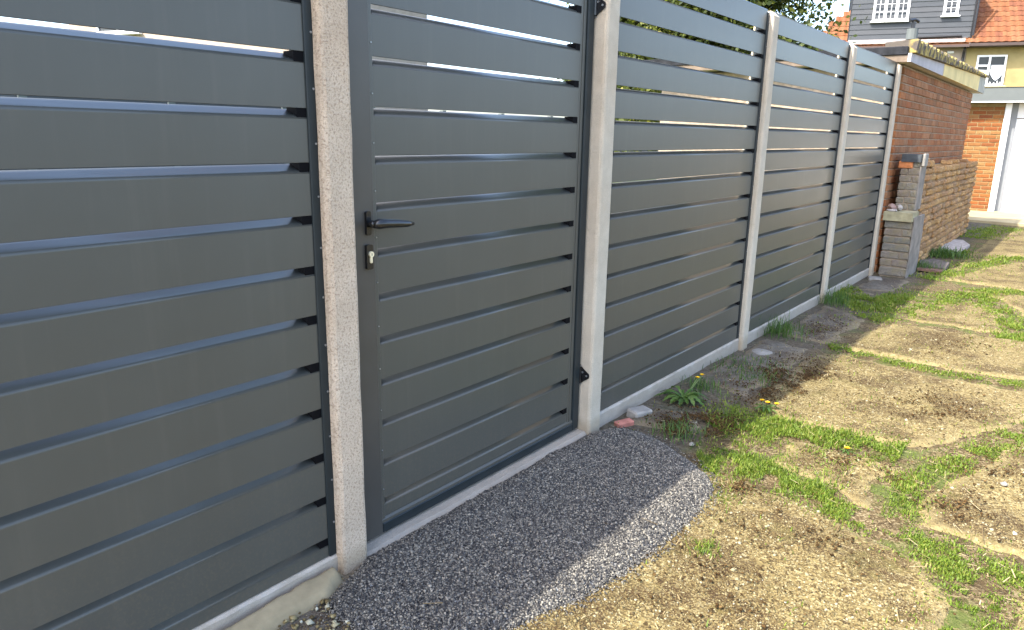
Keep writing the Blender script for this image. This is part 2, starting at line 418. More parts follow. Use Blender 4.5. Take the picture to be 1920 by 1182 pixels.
_ng = rng.random((256, 256))
def vnoise(x, y, f):
    x = np.asarray(x)*f+37.3; y = np.asarray(y)*f+11.7
    i = np.floor(x).astype(int); j = np.floor(y).astype(int); a = x-i; b = y-j
    a = a*a*(3-2*a); b = b*b*(3-2*b)
    g = lambda p, q: _ng[p % 256, q % 256]
    return (g(i, j)*(1-a)+g(i+1, j)*a)*(1-b)+(g(i, j+1)*(1-a)+g(i+1, j+1)*a)*b
def fbm(x, y, f, oc=4):
    s = 0; w = .5
    for _ in range(oc): s = s+w*(vnoise(x, y, f)-.5); f *= 2.1; w *= .55
    return s
def sdist(poly, X, Y):
    """signed distance, positive inside the polygon"""
    P = np.array(poly, float); ins = np.zeros(X.shape, bool); D = np.full(X.shape, 1e9)
    for (ax, ay), (bx, by) in zip(P, np.roll(P, -1, 0)):
        ex, ey = bx-ax, by-ay
        t = np.clip(((X-ax)*ex+(Y-ay)*ey)/(ex*ex+ey*ey), 0, 1)
        D = np.minimum(D, np.hypot(X-ax-t*ex, Y-ay-t*ey))
        c = ((ay > Y) != (by > Y))
        with np.errstate(divide='ignore', invalid='ignore'):
            ins ^= c & (X < ex*(Y-ay)/(by-ay if by != ay else 1e-12)+ax)
    return np.where(ins, D, -D)

# ------------------------------------------------------------------ ground
GX = np.arange(-.14, 3.2, .03); GY = np.arange(-.6, 15.2, .03)
XX, YY = np.meshgrid(GX, GY, indexing='ij')
def ground_z(x, y): return fbm(x, y, 2.5, 4)*.022 - .006
Z = ground_z(XX, YY)
ni, nj = XX.shape
V = np.stack([XX.ravel(), YY.ravel(), Z.ravel()], 1)
ii, jj = np.meshgrid(np.arange(ni-1), np.arange(nj-1), indexing='ij')
a = (ii*nj+jj).ravel()
F = np.stack([a, a+nj, a+nj+1, a+1], 1)
k = len(V)
V = np.vstack([V, [(-150, -150, -.05), (150, -150, -.05), (150, 250, -.05), (-150, 250, -.05)]])
F = np.vstack([F, [(k, k+1, k+2, k+3)]])
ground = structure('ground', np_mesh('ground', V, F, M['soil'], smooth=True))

slabs = [
 [(-.02,-.55),(1.50,-.55),(1.50,2.30),(1.40,2.50),(1.15,2.57),(1.0,2.62),(.72,2.68),(.40,2.66),(-.02,2.64)],
 [(1.60,-.55),(3.1,-.55),(3.1,2.50),(1.66,2.49),(1.61,2.3)],
 [(1.30,2.74),(3.1,2.68),(3.1,4.62),(1.74,4.32),(1.52,3.85),(1.37,3.30),(1.28,2.97)],
 [(.70,2.93),(.95,2.86),(1.08,2.74),(1.20,2.72),(1.14,2.96),(1.22,3.24),(1.0,3.26),(.74,3.20)],
 [(.40,3.52),(.62,3.44),(1.15,3.47),(1.40,3.85),(1.62,4.28),(3.1,4.72),(3.1,4.84),(1.45,4.74),(.95,4.72),(.55,4.82),(.40,4.74)],
 [(.02,3.72),(.36,3.62),(.36,4.80),(.02,4.86)],
 [(.03,2.90),(.34,2.96),(.30,3.24),(.04,3.20)],
 [(.03,5.05),(.42,4.95),(.44,5.9),(.04,6.2)],
 [(.49,5.0),(.80,4.96),(1.2,4.91),(1.70,5.02),(3.1,5.1),(3.1,6.0),(1.35,5.98),(.62,5.94),(.52,5.6)],
 [(.60,6.12),(1.28,6.14),(1.22,6.9),(.98,7.28),(.74,7.0)],
 [(.84,7.76),(1.2,7.40),(1.5,6.35),(3.1,6.3),(3.1,7.9),(1.4,7.86)],
 [(.62,8.3),(1.3,8.16),(3.1,8.1),(3.1,10.2),(1.2,10.25),(.92,9.7)],
 [(.58,8.75),(.84,9.95),(1.0,10.7),(3.1,10.5),(3.1,14.0),(.85,14.0),(.60,12.6)],
 [(.04,7.1),(.38,7.2),(.40,7.95),(.06,7.95)],
 [(.02,6.9),(.25,6.95),(.25,7.02),(.03,7.05)],
]
slab_pts = []
def slab_surface(poly, res, h0, jag):
    P = np.array(poly); x0, y0 = P.min(0)-.05; x1, y1 = P.max(0)+.05
    gx = np.arange(x0, x1, res); gy = np.arange(y0, y1, res)
    X, Y = np.meshgrid(gx, gy, indexing='ij')
    sd = sdist(poly, X, Y)+fbm(X, Y, 7, 4)*jag
    s = np.clip(sd/.03, 0, 1); s = s*s*(3-2*s)
    Zs = -.016+(h0+.016)*s+fbm(X, Y, 3.0, 4)*.014+fbm(X, Y, 30, 2)*.004
    n_i, n_j = X.shape
    ii, jj = np.meshgrid(np.arange(n_i-1), np.arange(n_j-1), indexing='ij')
    keep = (np.maximum.reduce([sd[:-1, :-1], sd[1:, :-1], sd[:-1, 1:], sd[1:, 1:]]) > 0).ravel()
    a = (ii*n_j+jj).ravel()[keep]
    F = np.stack([a, a+n_j, a+n_j+1, a+1], 1)
    used = np.unique(F); mp = -np.ones(X.size, int); mp[used] = np.arange(len(used))
    V = np.stack([X.ravel(), Y.ravel(), Zs.ravel()], 1)[used]
    return V, mp[F], np.maximum(sd.ravel()[used], 0)
for poly in slabs:
    ymin = min(p[1] for p in poly)
    V, F, sd = slab_surface(poly, .018 if ymin < 5 else .03, .007, .11)
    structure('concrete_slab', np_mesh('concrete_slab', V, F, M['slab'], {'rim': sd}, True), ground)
    slab_pts.append((V, sd))

def rocks(P, R, tone, mat, name, zsq=.75):
    """irregular octahedral stones: P centres, R radii"""
    n = len(P)
    base = np.array([(1,0,0),(-1,0,0),(0,1,0),(0,-1,0),(0,0,1),(0,0,-1)], float)
    V = np.repeat(base[None], n, 0)*(1+rng.normal(0, .25, (n, 6, 1)))
    q = rng.normal(size=(n, 4)); q /= np.linalg.norm(q, axis=1)[:, None]
    w, x, y, z = q.T
    Rm = np.stack([np.stack([1-2*(y*y+z*z), 2*(x*y-z*w), 2*(x*z+y*w)], -1), np.stack([2*(x*y+z*w), 1-2*(x*x+z*z), 2*(y*z-x*w)], -1),
                   np.stack([2*(x*z-y*w), 2*(y*z+x*w), 1-2*(x*x+y*y)], -1)], 1)
    V = np.einsum('nij,nkj->nki', Rm, V)*R[:, None, None]
    V[..., 2] *= zsq
    V += P[:, None, :]
    f = np.array([(0,2,4),(2,1,4),(1,3,4),(3,0,4),(2,0,5),(1,2,5),(3,1,5),(0,3,5)])
    F = (f[None]+(np.arange(n)*6)[:, None, None]).reshape(-1, 3)
    return np_mesh(name, V.reshape(-1, 3), F, mat, {'tone': np.repeat(tone, 6)})
# loose flints set in the worn slabs
PV = np.vstack([v for v, s in slab_pts]); PS = np.concatenate([s for v, s in slab_pts])
dcam = np.hypot(PV[:, 0]-CX, PV[:, 1])
wgt = np.clip(PS/.05, .12, 1)/np.maximum(dcam, 1.2)**1.4*(dcam < 7)*(PV[:, 1] > 1.0)*(.35+1.3*(fbm(PV[:, 0], PV[:, 1], 3, 4) > -.04))*np.where(PV[:, 0] < .3, .35, 1)*(PV[:, 0] < 2.2)
wgt /= wgt.sum()
idx = rng.choice(len(PV), 46000, p=wgt)
Pp = PV[idx]+np.stack([rng.uniform(-.01, .01, len(idx)), rng.uniform(-.01, .01, len(idx)), np.zeros(len(idx))], 1)
Rr = np.clip(rng.lognormal(math.log(.0030), .42, len(idx)), .0015, .0095)
Pp[:, 2] += Rr*.12
st = link('flint_gravel', rocks(Pp, Rr, np.clip(rng.beta(2.2, 1.9, len(idx)), 0, 1), M['pebble'], 'flint_gravel', .7), ground)
st['kind'] = 'stuff'

# crumbs of dried moss and soil gathered in patches
cl = [(.42, 4.15, .16, .30, 4600), (.34, 3.16, .14, .18, 3800), (.30, 2.98, .12, .08, 1200), (.40, 3.75, .14, .2, 1500), (1.15, 4.10, .22, .32, 1500), (1.05, 3.12, .12, .12, 700), (1.5, 3.45, .16, .25, 900),
      (1.02, 2.35, .22, .14, 700), (1.42, 2.95, .10, .10, 500), (.9, 1.9, .2, .2, 500), (1.05, 5.6, .2, .4, 700), (.25, 5.4, .12, .35, 700), (.72, 2.6, .06, .05, 300)]
CP_, CR_ = [], []
for (x, y, sx, sy, n) in cl:
    q = np.stack([rng.normal(x, sx*.6, n), rng.normal(y, sy*.6, n)], 1)
    q = q[(fbm(q[:, 0], q[:, 1], 13, 3) > rng.normal(-.02, .08, n)) & (q[:, 0] > .01)]
    CP_.append(np.stack([q[:, 0], q[:, 1], .016+fbm(q[:, 0], q[:, 1], 3.0, 4)*.014], 1)); CR_.append(np.clip(rng.lognormal(math.log(.0034), .4, len(q)), .0018, .008))
CP_ = np.vstack(CP_); CR_ = np.concatenate(CR_)
cr = link('moss_crumbs', rocks(CP_, CR_, np.clip(rng.beta(1.3, 2.2, len(CR_)), 0, 1), M['crumb'], 'moss_crumbs', .6), ground)
cr['kind'] = 'stuff'

# lawn behind the fence, apron of the garage
mb = MB().add([(-90, -60, .012), (-.17, -60, .012), (-.17, 60, .012), (-90, 60, .012)], [(0, 1, 2, 3)])
structure('lawn', mb.mesh('lawn', M['lawn']))
mb = MB(); mb.prism([(-2.5, 15.05), (.35, 14.72), (3.4, 14.2), (3.4, 17.4), (-2.5, 17.2)], 'z', -.04, .035)
structure('concrete_apron', mb.mesh('concrete_apron', M['apron']), ground)

# ------------------------------------------------------------------ fence
YR = [1.3376, 2.7390, 4.5925, 6.3987, 8.0905]
PW = .10
def fence_post(y1, label, mat, slot_l, slot_r, h=2.054, seed=0, rough=.0012):
    random.seed(seed)
    t = thing('fence_post', label, 'post', (0, y1-PW/2, 0), 0, 'concrete fence posts')
    w = PW/2; c = .013
    pr = [(-.12, w), (-.12, -w)]
    if slot_l: pr += [(-.102, -w), (-.102, -w+.022), (-.030, -w+.022), (-.030, -w)]
    pr += [(-c, -w), (-.004, -w+.004), (0, -w+c), (0, w-c), (-.004, w-.004), (-c, w)]
    if slot_r: pr += [(-.030, w), (-.030, w-.022), (-.102, w-.022), (-.102, w)]
    mb = MB(); mb.prism(pr, 'z', -.3, h-.022, cuts=26, jit=rough)
    part('shaft', mb, mat, t)
    q = [(-.12, -w), (0, -w), (0, w), (-.12, w)]
    mc = MB()
    mc.add([(x*.997, y*.985, h-.022) for x, y in q]+[(-.06+(x+.06)*.42, y*.42, h+.010) for x, y in q],
           [(0, 1, 5, 4), (1, 2, 6, 5), (2, 3, 7, 6), (3, 0, 4, 7), (4, 5, 6, 7)])
    part('cap', mc, mat, t)
    return t
fence_post(YR[0], 'pitted pinkish concrete post left of the grey gate, beside its handle', M['post'], True, False, seed=1)
fence_post(YR[1], 'smooth pale concrete post the gate is hinged on', M['post_smooth'], False, True, seed=2, rough=.0008)
fence_post(YR[2], 'concrete post next along the fence after the hinge post of the gate', M['post_smooth'], True, True, seed=3, rough=.0008)
fence_post(YR[3], 'concrete post with a grass clump growing at its far foot', M['post_smooth'], True, True, seed=4, rough=.0008)
fence_post(YR[4], 'last concrete post of the fence, touching the stepped brick pillar', M['post_smooth'], True, False, seed=5, rough=.0008)

GAP = .0272; DEP = .047
def slat_mesh(name, L, face, rise, mat=None):
    """slat outline in x-z: flat face, rounded upper lip curling back, hollow underside; swept along y"""
    pr = [(0, .0012), (0, face)]
    sl = math.atan2(rise-.0062, DEP-.0060); R_ = .0090       # small rolled lip, then a straight bevel leaning back
    for k in range(1, 6):
        a = (math.pi/2-sl)*k/5
        pr.append((-R_*(1-math.cos(a)), face+R_*math.sin(a)))
    x1, z1 = pr[-1]
    for k in range(1, 4): pr.append((x1+(-DEP-x1)*k/3, z1+(face+rise-z1)*k/3))
    pr += [(-DEP-.003, face+rise-.001), (-DEP-.003, rise+.002), (-DEP, rise), (-.003, .0002)]
    mb = MB(); n = len(pr); vs = [(p, 0, q) for p, q in pr]+[(p, L, q) for p, q in pr]
    fs = [((i+1) % n, i, i+n, (i+1) % n+n) for i in range(n)]
    fs += [tuple(range(n)), tuple(range(n, 2*n))[::-1]]
    mb.add(vs, [f[::-1] for f in fs])
    me = mb.mesh(name, mat or M['alu'])
    sm = [False]*len(me.polygons)
    for k in range(1, 9): sm[k] = True
    me.polygons.foreach_set('use_smooth', sm)
    return me

def spacer_mesh():
    mb = MB(); mb.box(-DEP+.004, -.0008, 0, .032, -.003, GAP+.001)
    return mb.mesh('spacer', M['black'])
def fence_panel(y0, y1, label, gap0, pitch, zb, ztop=2.0525, xf=-.035, rise=.0204):
    t = thing('slatted_fence', label, 'fence panel', (xf, y0, zb), 0, 'grey slatted fence panels')
    L = y1-y0; cw = .028
    sl = L-2*cw+.012
    gaps = [gap0-pitch*k for k in range(15)]
    gaps = [g for g in gaps if g > zb+.03]
    me = slat_mesh('slat', sl, pitch-GAP, rise); random.seed(int(y0*100)+7)
    zs = [g+GAP/2 for g in gaps]
    for z in zs: link('slat', me, t, (random.uniform(-.0006, .0006), cw-.006, z-zb+random.uniform(-.0006, .0006)), (random.uniform(-.0006, .0006), random.uniform(-.003, .003), 0))
    hb = gaps[-1]-GAP/2-zb
    link('slat', slat_mesh('slat', sl, hb, rise), t, (0, cw-.006, 0.0))
    # U channels with screws
    for k, (a, b) in enumerate(((0, cw), (L-cw, L))):
        mb = MB().box(-.064, .006, a, b, 0, ztop-zb-.004, c=.0025)
        ch = part('channel', mb, M['alu_dark'], t)
        sc = MB()
        for q in range(15):
            z = gaps[0]-pitch*(q-.45)-zb
            if 0 < z < ztop-zb:
                yy = (a+b)/2+(.006 if k else -.006)
                sc.tube([(.0058, yy, z), (.0082, yy, z)], .0032, 6)
        part('screws', sc, M['screw'], ch)['kind'] = 'stuff'
    spm = spacer_mesh()
    for g in gaps:
        for yy in (L-cw-.031, cw-.003):
            link('spacer', spm, t, (0, yy, g-GAP/2-zb))
    return t
ZB = .0715
fence_panel(-.60, YR[0]-PW+.002, 'nearest grey slatted fence panel, left of the pitted concrete post', 1.9355, .13965, ZB, rise=.0246)
fence_panel(YR[1]-.002, YR[2]-PW+.002, 'grey slatted fence panel directly right of the gate hinge post', 1.936, .1357, ZB)
fence_panel(YR[2]-.002, YR[3]-PW+.002, 'middle of the three grey slatted panels beyond the gate', 1.936, .1357, ZB)
fence_panel(YR[3]-.002, YR[4]-PW+.002, 'farthest grey slatted fence panel, ending beside the brick pillar', 1.936, .1357, ZB)

def gravel_board(y0, y1, label, top=ZB-.002):
    L = y1-y0
    mb = MB(); mb.prism([(-.045, -.12), (0.0, -.12), (0.0, top-.008), (-.006, top), (-.045, top)], 'y', 0, L, cuts=30, jit=.0012)
    solo('gravel_board', mb, M['gravel_board'], label, 'gravel board', (-.026, y0, 0), 'concrete gravel boards')
gravel_board(-.60, YR[0]-PW, 'dirty concrete gravel board under the nearest fence panel')
gravel_board(YR[1], YR[2]-PW, 'pale concrete gravel board beside the weeds just right of the gate')
gravel_board(YR[2], YR[3]-PW, 'concrete gravel board with a grass tuft against it, under the middle panel')
gravel_board(YR[3], YR[4]-PW, 'concrete gravel board under the farthest fence panel, by the big grass clump')

# ---- gate
def build_gate():
    xg = -.058; y0, y1 = 1.352, 2.628; zb = .034; zt = 2.04
    t = thing('gate', 'dark grey slatted metal gate with black lever handle and keyhole', 'gate', (xg, y0, zb))
    L = y1-y0; H = zt-zb
    st = .097
    # stiles
    s1 = MB().box(-.05, .004, 0, st, 0, H, c=.003); o = part('stile', s1, M['alu_frame'], t)
    mb = MB().box(-.045, -.002, st+.0005, st+.016, .045, H-.02, c=.002); part('bead', mb, M['alu'], o)
    s2 = MB().box(-.05, .004, L-.046, L, 0, H, c=.003); o = part('stile', s2, M['alu_dark'], t)
    mb = MB().box(-.045, -.004, L-.083, L-.0465, .045, H-.02, c=.003); mb.box(-.004, -.001, L-.071, L-.067, .046, H-.021)
    part('bead', mb, M['alu'], o)
    # rails
    a, b = st+.001, L-.047
    r = MB().box(-.05, .004, a, b, 0, .036, c=.003); o = part('rail', r, M['alu_dark'], t)
    r2 = MB(); r2.prism([(-.045, .0365), (.001, .0365), (.001, .046), (-.006, .052), (-.045, .052)], 'y', a-.03, b+.03); part('bead', r2, M['alu'], o)
    r = MB().box(-.05, .004, a, b, H-.06, H, c=.003); part('rail', r, M['alu_dark'], t)
    a, b = st+.012, L-.078
    pitch = .139; gaps = [1.808-pitch*k for k in range(13)]
    me = slat_mesh('slat', b-a, pitch-GAP, .0246)
    for g in gaps: link('slat', me, t, (-.006, a, g+GAP/2-zb), (0, random.uniform(-.003, .003), 0))
    zlow = .052
    link('slat', slat_mesh('slat', b-a, gaps[-1]-GAP/2-zb-zlow, .0246), t, (-.006, a, zlow))
    spm = spacer_mesh()
    for g in gaps: link('spacer', spm, t, (-.006, b-.036, g-GAP/2-zb))
    # lever handle
    bp = MB(); pts = []
    for k in range(16):
        ang = 2*math.pi*k/16; pts.append((.068+max(-.009, min(.009, .014*math.cos(ang))), 1.071-zb+(.022 if math.sin(ang) >= 0 else -.022)+.014*math.sin(ang)))
    bp.prism(pts, 'x', .004, .013)
    h = part('handle', bp, M['black_gloss'], t)
    lv = MB(); lv.tube([(.012, .070, 1.070-zb), (.040, .070, 1.070-zb)], [.0115, .0105], 12)
    z0 = 1.071-zb; path = [(.044, .060, z0), (.050, .075, z0+.001), (.0515, .10, z0), (.051, .15, z0-.004), (.050, .19, z0-.008), (.049, .215, z0-.0095)]
    lv.tube(path, [.011, .0155, .0135, .0120, .0100, .0045], 12)
    part('lever', lv, M['black_gloss'], h, smooth=True)
    ep = MB(); pts = []
    for k in range(16):
        ang = 2*math.pi*k/16; pts.append((.068+max(-.012, min(.012, .018*math.cos(ang))), .9705-zb+(.026 if math.sin(ang) >= 0 else -.026)+.012*math.sin(ang)))
    ep.prism(pts, 'x', .004, .014); e = part('escutcheon', ep, M['black_gloss'], t)
    cy = MB(); z0 = .979-zb
    cy.tube([(.010, .070, z0), (.020, .070, z0)], .0088, 14); cy.box(.010, .0195, .0655, .0745, z0-.027, z0-.004, c=.002)
    part('lock_cylinder', cy, M['brass'], e)
    kh = MB().box(.0196, .0206, .0690, .0710, z0-.004, z0+.004); part('keyhole', kh, M['black'], e)
    # hinges: pointed plates on the cheek of the post, with a barrel
    for zc in (.288, 1.836):
        hp = MB(); z = zc-zb
        pl = [(-.012, z-.056), (.016, z-.030), (.0445, z-.010), (.047, z), (.0445, z+.010), (.016, z+.030), (-.012, z+.056)]
        hp.prism(pl, 'y', L+.0055, L+.0098)
        o = part('hinge', hp, M['black_gloss'], t)
        br = MB(); br.tube([(.002, L+.002, z-.036), (.002, L+.002, z+.036)], .0075, 10); part('barrel', br, M['black_gloss'], o)
        s = MB()
        for (x, zz) in ((.034, z), (.004, z-.042), (.004, z+.042), (.013, z+.014)):
            s.tube([(x, L+.0056, zz), (x, L+.0035, zz)], .0045, 8)
        part('screws', s, M['screw'], o)['kind'] = 'stuff'
    # small rivets down the lock stile
    s = MB()
    for k in range(14):
        z = 1.808-pitch*k+.05-zb
        if z > .05: s.tube([(-.0022, st+.010, z), (.0005, st+.010, z)], .0022, 6)
    part('rivets', s, M['screw'], t)['kind'] = 'stuff'
build_gate()
# concrete threshold below the gate
mb = MB(); mb.prism([(-.15, -.12), (.002, -.12), (.002, .012), (-.010, .024), (-.15, .028)], 'y', 0, 1.296, cuts=24, jit=.0016)
solo('threshold', mb, M['gravel_board'], 'narrow concrete threshold strip below the grey gate', 'threshold', (-.012, 1.3395, 0))

# cement haunching in the bottom left corner
V, F, sd = slab_surface([(-.03, .55), (.02, .70), (.075, .95), (.075, 1.14), (.03, 1.22), (-.03, 1.235)], .008, .030, .03)
V[:, 2] += np.clip((.06-V[:, 0])*.35, 0, .03)
nb = 420
qb = np.stack([rng.uniform(.02, .22, nb), rng.uniform(.72, 1.14, nb)], 1); qb = qb[sdist(pad, qb[:, 0], qb[:, 1]) < 0] if 'pad' in globals() else qb
rb = np.clip(rng.lognormal(math.log(.0048), .5, len(qb)), .002, .013)
ls = link('loose_stones', rocks(np.stack([qb[:, 0], qb[:, 1], .012+rb*.3], 1), rb, np.clip(rng.beta(3, 1.6, len(qb)), 0, 1), M['pebble'], 'loose_stones', .7), ground)
ls['kind'] = 'stuff'
solo_o = link('cement_haunch', np_mesh('cement_haunch', V, F, M['cement'], {'rim': sd}, True))
tag(solo_o, 'smooth buff cement haunching at the foot of the pitted post', 'cement')

# ------------------------------------------------------------------ granite pad
pad = [(-.012, 1.345), (-.012, 2.62), (.03, 2.74), (.08, 2.80), (.164, 2.815), (.30, 2.785), (.40, 2.735), (.50, 2.675), (.595, 2.59), (.655, 2.50), (.676, 2.40), (.690, 2.10),
       (.676, 1.85), (.635, 1.60), (.560, 1.37), (.45, 1.20), (.256, 1.10), (.12, 1.085), (.062, 1.13), (.03, 1.22), (.003, 1.30)]
def pad_h(X, Y):
    sd = sdist(pad, X, Y)+fbm(X, Y, 9, 4)*.035
    s = np.clip(sd/.10, 0, 1); s = 1-(1-s)**2
    return sd, .006+s*.030+np.clip(.25-X, 0, .25)*.02+fbm(X, Y, 6, 3)*.006
res = .009
gx = np.arange(-.05, .76, res); gy = np.arange(1.02, 2.9, res)
X, Y = np.meshgrid(gx, gy, indexing='ij'); sd, h = pad_h(X, Y); nn = X.shape
ii, jj = np.meshgrid(np.arange(nn[0]-1), np.arange(nn[1]-1), indexing='ij')
keep = ((sd[:-1, :-1] > .004) & (sd[1:, :-1] > .004) & (sd[:-1, 1:] > .004) & (sd[1:, 1:] > .004)).ravel()
a = (ii*nn[1]+jj).ravel()[keep]; F = np.stack([a, a+nn[1], a+nn[1]+1, a+1], 1)
used = np.unique(F); mp = -np.ones(X.size, int); mp[used] = np.arange(len(used))
Zp = np.where(sd > .012, h, -.01)
pad_root = thing('gravel_pad', 'dark grey granite chip pad with rounded end lying in front of the gate', 'gravel pad', (.3, 1.95, 0))
o = link('chip_bed', np_mesh('chip_bed', np.stack([X.ravel()-.3, Y.ravel()-1.95, Zp.ravel()-.002], 1)[used], mp[F], M['chip_bed'], smooth=True), pad_root)
N = 100000
px = rng.uniform(-.02, .74, N); py = rng.uniform(1.04, 2.86, N)
sd, h = pad_h(px, py)
ok = sd > .002
edge = (sd > -.035) & (sd <= .002) & (rng.random(N) < .10) & (px > .02)
sel = ok | edge
px, py, h, sd = px[sel], py[sel], h[sel], sd[sel]
h = np.where(sd <= .002, .012, h)
R_ = np.clip(rng.lognormal(math.log(.0029), .30, len(px)), .0015, .0062)
tone = np.clip(rng.beta(1.0, 1.3, len(px))+fbm(px, py, 4, 3)*.12, 0, 1)
o = link('granite_chips', rocks(np.stack([px-.3, py-1.95, h+R_*.15], 1), R_, tone, M['chip'], 'granite_chips', .8), pad_root)
o['kind'] = 'stuff'

# ------------------------------------------------------------------ grass and weeds
def blades(P, H, W, tone, mat, name, lean=.45):
    n = len(P); az = rng.uniform(0, 2*np.pi, n); b = rng.uniform(.15, 1, n)*lean
    d = np.stack([np.cos(az), np.sin(az), np.zeros(n)], 1); s = np.stack([-np.sin(az), np.cos(az), np.zeros(n)], 1)
    up = np.array([0, 0, 1.0])
    m1 = P+d*(H*b*.30)[:, None]+up*(H*.55)[:, None]
    tp = P+d*(H*b*1.0)[:, None]+up*(H*np.sqrt(np.clip(1-b*b*.6, .1, 1)))[:, None]
    w = W[:, None]*s
    V = np.stack([P-w, P+w, m1-w*.8, m1+w*.8, tp], 1).reshape(-1, 3)
    f = np.array([(0, 1, 3), (0, 3, 2), (2, 3, 4)])
    F = (f[None]+(np.arange(n)*5)[:, None, None]).reshape(-1, 3)
    return np_mesh(name, V, F, mat, {'tone': np.repeat(tone, 5)})
def along(pts, width, n):
    P = np.array(pts, float); seg = np.linalg.norm(np.diff(P, axis=0), axis=1); cum = np.concatenate([[0], np.cumsum(seg)])
    t = rng.uniform(-.03, cum[-1]+.03, n); i = np.clip(np.searchsorted(cum, t)-1, 0, len(seg)-1)
    d = np.diff(P, axis=0)[i]/seg[i][:, None]
    c = P[i]+d*(t-cum[i])[:, None]
    off = rng.normal(0, width/2.3, n)
    return np.stack([c[:, 0]-d[:, 1]*off, c[:, 1]+d[:, 0]*off], 1)
strips = [  # points, width, blades, height
 ([(.44, 3.27), (.61, 3.32), (.86, 3.36), (1.12, 3.36)], .17, 7200, .036),
 ([(.40, 3.15), (.52, 3.30), (.60, 3.40)], .15, 3000, .040),
 ([(.52, 2.74), (.69, 2.85), (.83, 2.80), (.98, 2.75)], .12, 5600, .036),
 ([(.55, 2.82), (.62, 2.95)], .10, 1200, .034),
 ([(1.02, 2.69), (1.2, 2.64), (1.31, 2.62), (1.44, 2.60), (1.55, 2.58), (1.75, 2.57)], .085, 6400, .024),
 ([(1.24, 2.74), (1.25, 2.84), (1.21, 2.99), (1.28, 3.23), (1.45, 3.72), (1.57, 4.05), (1.75, 4.45)], .085, 5600, .028),
 ([(1.44, 2.55), (1.53, 2.42), (1.55, 2.3), (1.56, 2.15), (1.55, 1.9)], .085, 5600, .024),
 ([(.46, 4.92), (.52, 4.95)], .10, 700, .04),
 ([(.62, 4.89), (.78, 4.86), (.96, 4.82), (1.2, 4.80), (1.5, 4.86), (1.75, 4.90)], .07, 2600, .022),
 ([(.06, 6.60), (.29, 6.72), (.5, 6.7)], .42, 5200, .055),
 ([(.45, 5.95), (.60, 6.25), (.72, 6.9), (.84, 7.4), (1.0, 7.85), (1.29, 8.02), (1.6, 8.0)], .15, 5200, .036),
 ([(.50, 8.15), (.62, 8.8), (.81, 9.8), (1.0, 10.45), (1.2, 10.4), (1.5, 10.4)], .16, 3600, .045),
 ([(.95, 7.65), (1.12, 7.1), (1.28, 6.6), (1.40, 6.1), (1.42, 6.02)], .13, 3600, .036),
 ([(1.28, 6.02), (1.5, 6.1), (1.7, 6.15)], .12, 1600, .036),
 ([(.40, 12.2), (.48, 13.4), (.75, 14.1)], .30, 2200, .05),
 ([(.20, 8.75), (.36, 9.2)], .12, 1200, .06),
 ([(.36, 10.3), (.55, 10.6)], .10, 700, .05),
]
PB, HB, WB, TB = [], [], [], []
for pts, w, n, h in strips:
    p = along(pts, w*1.3, int(n*1.2))
    clump = fbm(p[:, 0], p[:, 1], 11, 3)
    keep = clump > rng.normal(-.06, .06, len(p))
    p = p[keep]; clump = clump[keep]; k = len(p)
    PB.append(np.stack([p[:, 0], p[:, 1], np.full(k, .002)], 1))
    HB.append(.36*h*rng.lognormal(0, .38, k)*(.8+1.2*np.clip(clump+.1, 0, .5)))
    dist = np.hypot(p[:, 0]-CX, p[:, 1])
    WB.append((.0011+.0004*dist)*rng.uniform(.7, 1.3, k))
    TB.append(np.clip(rng.beta(2.2, 2.2, k)+clump*.6, 0, 1))
for pts, w, n, h in strips:
    p = along(pts, w*2.6, int(n*.40)); k = len(p)
    p = p[(fbm(p[:, 0], p[:, 1], 9, 3) > rng.normal(.03, .05, k)) & (sdist(pad, p[:, 0], p[:, 1]) < 0)]; k = len(p)
    dist = np.hypot(p[:, 0]-CX, p[:, 1])
    PB.append(np.stack([p[:, 0], p[:, 1], np.full(k, .010)], 1)); HB.append(.26*h*rng.lognormal(0, .4, k)); WB.append((.0011+.0004*dist)*rng.uniform(.6, 1.2, k)); TB.append(np.clip(rng.beta(2.5, 1.8, k), 0, 1))
# sparse blades over the soil and slab edges
n = 5200
p = np.stack([rng.uniform(.02, 1.7, n), rng.uniform(1.6, 10.5, n)], 1)
keep = (fbm(p[:, 0], p[:, 1], 3.1, 4) > .10) & (sdist(pad, p[:, 0], p[:, 1]) < .0)
p = p[keep]; k = len(p)
PB.append(np.stack([p[:, 0], p[:, 1], np.full(k, .008)], 1)); HB.append(rng.uniform(.008, .024, k)); WB.append(np.full(k, .0022)); TB.append(rng.uniform(.2, 1, k))
me = blades(np.vstack(PB), np.concatenate(HB), np.concatenate(WB), np.concatenate(TB), M['grass_blade'], 'grass', 1.0)
g = link('grass', me); tag(g, 'short bright green grass growing along the joints between the old concrete slabs', 'grass', None, 'stuff')

n = 2600
p = np.stack([rng.uniform(.02, 1.7, n), rng.uniform(1.05, 8, n)], 1)
p = p[fbm(p[:, 0], p[:, 1], 2.3, 4) > rng.normal(0, .1, n)]; n = len(p)
inpad = sdist(pad, p[:, 0], p[:, 1]) > -.02
p = p[~inpad | (rng.random(n) < .05)]; n = len(p)
az = rng.uniform(0, 2*np.pi, n); L_ = rng.lognormal(math.log(.014), .5, n); W_ = rng.uniform(.0008, .0018, n)
d = np.stack([np.cos(az), np.sin(az), rng.normal(0, .12, n)], 1)*L_[:, None]; sd_ = np.stack([-np.sin(az), np.cos(az), np.zeros(n)], 1)*W_[:, None]
c0 = np.stack([p[:, 0], p[:, 1], np.where(sdist(pad, p[:, 0], p[:, 1]) > 0, .045, .019)+fbm(p[:, 0], p[:, 1], 3.0, 4)*.014], 1)
Vb = np.stack([c0-d-sd_, c0-d+sd_, c0+d+sd_, c0+d-sd_], 1).reshape(-1, 3)
